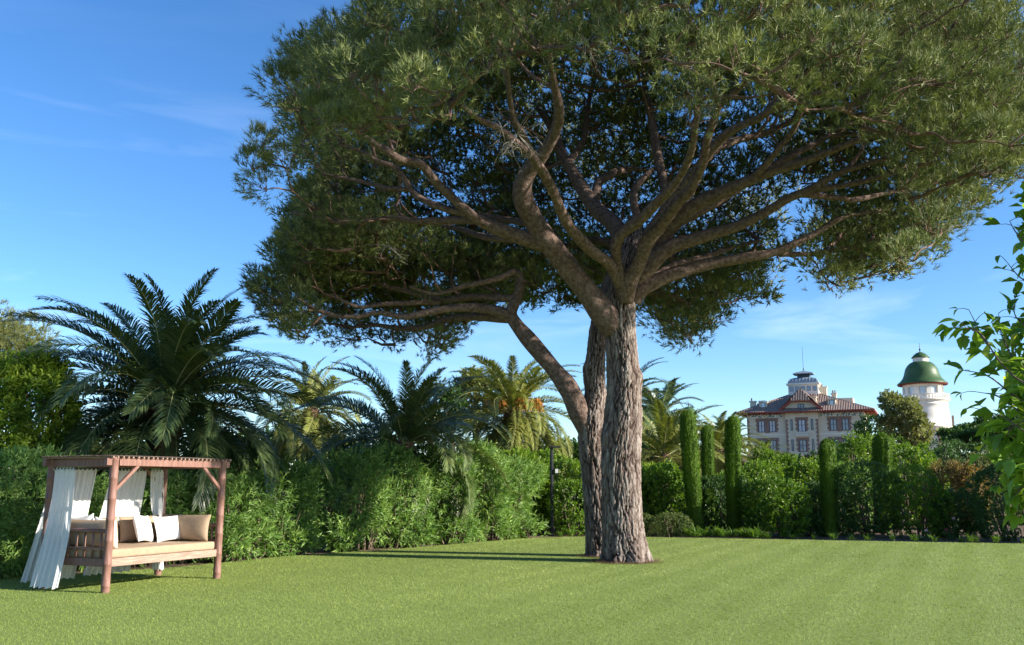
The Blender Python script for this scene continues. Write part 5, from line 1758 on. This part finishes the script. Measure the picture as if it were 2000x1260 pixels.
# side wall windows
for y in (3.0, 6.5, 10.0):
    for z in (E_ - 3.35, E_ - 6.9):
        o = MB().box(VW + .003, VW + .09, y - .54, y + .54, z, z + 2.05).build('window', DARKF, villa)
        MB().box(VW + .092, VW + .11, y - .44, y + .44, z + .1, z + 1.95).build('pane', PANE, o)

# ------------------------------------------------------------------ round tower
TY = 172.0
tw = at(1810, 860, TY)
TG = float(terrain(tw[0], TY))
tower = thing('round_tower', 'white round tower with green bell shaped tiled dome and balcony', 'tower', (tw[0], TY, TG))


def tz(py):
    return at(1804, py, TY)[2] - TG


def tr(px):
    return px / FPX * TY * 0.97


MB().lathe([(tr(50), -1), (tr(50), tz(836)), (tr(51.5), tz(835)), (tr(51.5), tz(833)), (tr(47.5), tz(832.5)), (tr(46), tz(815)), (tr(44.3), tz(800)), (tr(43.5), tz(793)), (tr(45), tz(792)), (tr(45), tz(790)), (tr(43.5), tz(789)), (tr(43.5), tz(782))], 56).build('wall', WHITEST, tower, True)
bal = MB().lathe([(tr(43.5), tz(786)), (tr(47), tz(784.5)), (tr(49), tz(783.5)), (tr(49), tz(781)), (tr(36), tz(780.8))], 56).build('balcony', WHITEST, tower, True)
MB().lathe([(tr(46.5), tz(773.6)), (tr(48), tz(773.6)), (tr(48), tz(771.8)), (tr(46.5), tz(771.8)), (tr(46.5), tz(773.6))], 56).build('balcony_rail', WHITEST, bal, True)
bm_ = MB().lathe([(.10, 0), (.14, .25), (.08, .5), (.11, tz(773.6) - tz(781))], 7).mesh('baluster', WHITEST, True)
for q in range(54):
    a = q * 2 * PI / 54
    put('baluster', bm_, bal, (tr(47.2) * math.cos(a), tr(47.2) * math.sin(a), tz(781)))
MB().lathe([(tr(35.5), tz(781)), (tr(35.5), tz(772)), (tr(35), tz(771))], 56).build('drum_base', WHITEST, tower, True)
MB().lathe([(tr(34), tz(770.9)), (tr(34), tz(757.1))], 56).build('drum_glazing', PALEP, tower, True)
MB().lathe([(tr(33), tz(757)), (tr(37.5), tz(757)), (tr(37.5), tz(753)), (tr(38.5), tz(752)), (tr(37), tz(745))], 56).build('drum_cornice', WHITEST, tower, True)
for q in range(10):
    a = q * 2 * PI / 10 + .2
    MB().box(-.28, .28, -.42, .42, tz(771), tz(757.05)).build('pier', WHITEST, tower, loc=(tr(35) * math.cos(a), tr(35) * math.sin(a), 0), rot=(0, 0, a))
for q in range(20):
    a = q * 2 * PI / 20 + .04
    MB().box(-.05, .05, -.06, .06, tz(770.9), tz(757.1)).build('mullion', WHITEST, tower, loc=(tr(34.6) * math.cos(a), tr(34.6) * math.sin(a), 0), rot=(0, 0, a))
dome = MB().lathe([(tr(36), tz(750.5)), (tr(47.6), tz(751)), (tr(47.8), tz(750)), (tr(41), tz(744.5)), (tr(36.5), tz(739)), (tr(33.5), tz(732)), (tr(32), tz(726)), (tr(30), tz(720)), (tr(26), tz(714)), (tr(21), tz(709.5)), (tr(15.5), tz(707)), (tr(13), tz(706.6))], 64).build('dome', GREENT, tower, True)
MB().lathe([(tr(36), tz(752.2)), (tr(46.8), tz(752)), (tr(46.8), tz(751.2)), (tr(36), tz(751.4))], 56).build('red_eave', EAVE, tower, True)
for q in range(44):
    a = q * 2 * PI / 44
    MB().box(tr(38), tr(46.6), -.07, .07, tz(753.2), tz(752.1)).build('eave_bracket', EAVE, tower, rot=(0, 0, a))
MB().lathe([(tr(14.8), tz(707)), (tr(14.8), tz(698.5))], 40).build('neck', WHITEST, tower, True)
MB().lathe([(tr(13), tz(699.3)), (tr(17.3), tz(699.5)), (tr(17.2), tz(698.8)), (tr(13), tz(694)), (tr(8), tz(690)), (tr(3), tz(688)), (0, tz(687.8))], 40).build('cap_roof', GREENT, tower, True)
MB().lathe([(.12, tz(688.5)), (.07, tz(685)), (.22, tz(683)), (.05, tz(681)), (.03, tz(670)), (0, tz(669.5))], 10).build('finial', IRON, tower, True)
o = MB().box(-1.1, 1.1, -.25, .1, 0, tz(846)).build('brick_panel', BRICK, tower, loc=(tr(50) * .25, -tr(50) * .955, 0), rot=(0, 0, .25))
for q in range(14):
    zq = q * .36
    MB().box(-.30, .30, -.2, .12, zq, zq + .34).build('quoin', BRICK, tower, loc=(tr(50.2) * math.cos(-.35), tr(50.2) * math.sin(-.35), tz(866)), rot=(0, 0, -.35 + PI / 2))

# small green domed kiosk behind the cypress columns
KY = 118.0
kp = at(1345, 816, KY)
KG = float(terrain(kp[0], KY))
kio = thing('domed_kiosk', 'small white belvedere with green dome and finial behind the tallest cypress', 'kiosk', (kp[0], KY, KG))
kz = kp[2] - KG
MB().lathe([(0.0, 0), (1.15, 0), (1.1, kz - 2.0), (1.22, kz - 1.95), (1.22, kz - 1.8), (0, kz - 1.8)], 28).build('base', WHITEST, kio, True)
for q in range(8):
    a = q * 2 * PI / 8 + .2
    MB().lathe([(.13, kz - 1.8), (.11, kz - .1), (.15, kz)], 10, (.95 * math.cos(a), .95 * math.sin(a), 0)).build('column', WHITEST, kio, True)
MB().lathe([(.7, kz), (1.16, kz), (1.38, kz + .04), (1.36, kz + .12), (1.12, kz + .35), (1.0, kz + .7), (.8, kz + 1.05), (.5, kz + 1.3), (.15, kz + 1.42), (0, kz + 1.43)], 32).build('dome', GREENT, kio, True)
MB().lathe([(.08, kz + 1.4), (.04, kz + 1.6), (.1, kz + 1.7), (.025, kz + 1.8), (.015, kz + 2.4), (0, kz + 2.45)], 8).build('finial', IRON, kio, True)

# ------------------------------------------------------------------ broad leaved branch tree at the right
NR = at(2075, 1000, 5.3)
mt = thing('broadleaf_sapling', 'broad leaved tree reaching in with yellowing green leaves beside the lawn', 'tree', (NR[0] + .35, 5.4, 0))
M0 = np.array(mt.location)
trk = catmull([M0 - (0, 0, .05), M0 + (0.03, 0, 1.2), M0 + (-.03, .05, 2.4), M0 + (.05, 0, 3.6)], 30)
MB().tube(trk - M0, np.linspace(.07, .022, 30), 12).build('trunk', STEM, mt, True)
branches = [  # pixel paths (tip last), depth
    ([(2080, 560), (2020, 500), (1985, 455), (1972, 432)], 5.2), ([(2080, 620), (2020, 560), (1990, 540), (1965, 510)], 5.3),
    ([(2080, 760), (2000, 720), (1960, 665), (1950, 612)], 5.1), ([(2080, 790), (1980, 735), (1925, 665), (1892, 605)], 5.0), ([(1930, 672), (1905, 645), (1872, 642)], 5.0),
    ([(2080, 830), (1990, 780), (1930, 735), (1875, 722)], 5.1), ([(2080, 860), (2000, 810), (1950, 775), (1905, 765)], 5.3), ([(2080, 900), (2010, 850), (1960, 815), (1915, 800)], 5.0),
    ([(2080, 930), (2020, 880), (1975, 850), (1935, 850)], 5.2), ([(2080, 960), (2020, 905), (1990, 900), (1950, 930)], 5.1), ([(2080, 990), (2030, 930), (2000, 950), (1975, 975)], 5.2), ([(2080, 1000), (2040, 960), (2005, 985), (1992, 1010)], 5.3),
    ([(2080, 700), (2020, 650), (1985, 620), (1980, 590)], 5.3), ([(2060, 800), (2010, 745), (1985, 700), (1985, 660)], 5.2), ([(2070, 840), (2020, 820), (1985, 830), (1965, 850)], 4.9)]


def leaflet_mesh(seed):
    r = np.random.default_rng(seed)
    n = 9
    t = np.linspace(0, 1, n)
    w = np.array([.02, .24, .44, .55, .57, .50, .36, .17, .0]) * r.uniform(.85, 1.1)
    if seed % 2:
        w[3] *= 1.18
        w[5] *= .86
    drp = -.22 * t ** 2 * r.uniform(.5, 1.6)
    cx = .05 * np.sin(t * 3) * r.normal()
    V, F = [], []
    for i in range(n):
        V += [(t[i], cx[i] - w[i] * .5, drp[i] + .22 * w[i]), (t[i], cx[i], drp[i]), (t[i], cx[i] + w[i] * .5, drp[i] + .22 * w[i])]
    for i in range(n - 1):
        F += [(3 * i, 3 * i + 1, 3 * i + 4, 3 * i + 3), (3 * i + 1, 3 * i + 2, 3 * i + 5, 3 * i + 4)]
    tone = np.full(len(V), np.clip(r.beta(2, 3), 0, 1))
    return make_mesh('leaf', V, np.array(F), MAPLE, True, tone)


lms = [leaflet_mesh(q) for q in range(14)]
nleaf = 0
mbb = MB()
for path, Y in branches:
    P = np.array([at(px, py, Y + .12 * q - .1) for q, (px, py) in enumerate(path)][::1])
    if path[0][0] >= 2060:
        zt_ = np.clip(P[0][2] - .25, .4, 3.3)
        foot = trk[int(np.argmin(np.abs(trk[:, 2] - zt_)))]
        P = np.vstack([foot, P])
    Q = catmull(P, 40)
    mbb.tube(Q - M0, np.linspace(.009, .0018, 40), 6)
    ts = np.linspace(.36, 1.0, 9)
    for t in ts:
        c = Q[min(39, int(t * 39))]
        tn_ = unit(Q[min(39, int(t * 39))] - Q[max(0, int(t * 39) - 3)])
        az0 = rng.uniform(0, 2 * PI)
        rd = unit(rand_unit(1)[0] * np.array((1, 1, .35)) + tn_ * .5)
        pet = c + rd * rng.uniform(.04, .085)
        mbb.tube(np.array([c, (c + pet) / 2 + (0, 0, .006), pet]) - M0, np.array([.0022, .0018, .0015]), 4)
        for q in range(2 if nleaf > 255 else int(rng.integers(2, 4))):
            if nleaf >= 298:
                break
            dv = unit(rd + rand_unit(1)[0] * .75 + np.array((0, 0, -.45)))
            up_ = unit(np.array((rng.normal(0, .4), rng.normal(0, .4), 1.0)))
            yv = unit(np.cross(up_, dv))
            zv = np.cross(dv, yv)
            o = put('leaf', lms[int(rng.integers(0, 14))], mt)
            s = rng.uniform(.075, .125) * (.6 if t > .93 else 1)
            Mx = Matrix(((dv[0], yv[0], zv[0], 0), (dv[1], yv[1], zv[1], 0), (dv[2], yv[2], zv[2], 0), (0, 0, 0, 1)))
            o.matrix_basis = Matrix.Translation(Vector((pet - M0).tolist())) @ Mx @ Matrix.Scale(s, 4)
            nleaf += 1
mbb.build('branches', STEM, mt, True)
# the rest of its leaves, outside what can be told apart
nq = 6000
cc = np.stack([rng.normal(M0[0] + .02, .30, nq), rng.normal(5.4, .33, nq), rng.uniform(1.35, 3.9, nq)], 1)
pc_ = proj(cc)
cc = cc[(pc_[:, 0] > 1938 + 30 * np.sin(pc_[:, 1] / 37) + 85 * (pc_[:, 1] < 650) + 25 * (pc_[:, 1] > 900)) & (pc_[:, 1] < 1000)]
dd = unit(rand_unit(len(cc)) + np.array((-.1, 0, -.4)))
V, F = leaf_quads(cc, dd, unit(rand_unit(len(cc)) * .5 + np.array((0, 0, 1.0))), rng.uniform(.07, .12, len(cc)), rng.uniform(.05, .085, len(cc)), .2, .2)
put('foliage', make_mesh('foliage', V - M0, F, MAPLE, False, np.repeat(rng.beta(2, 3, len(cc)), 4)), mt, kind='stuff')
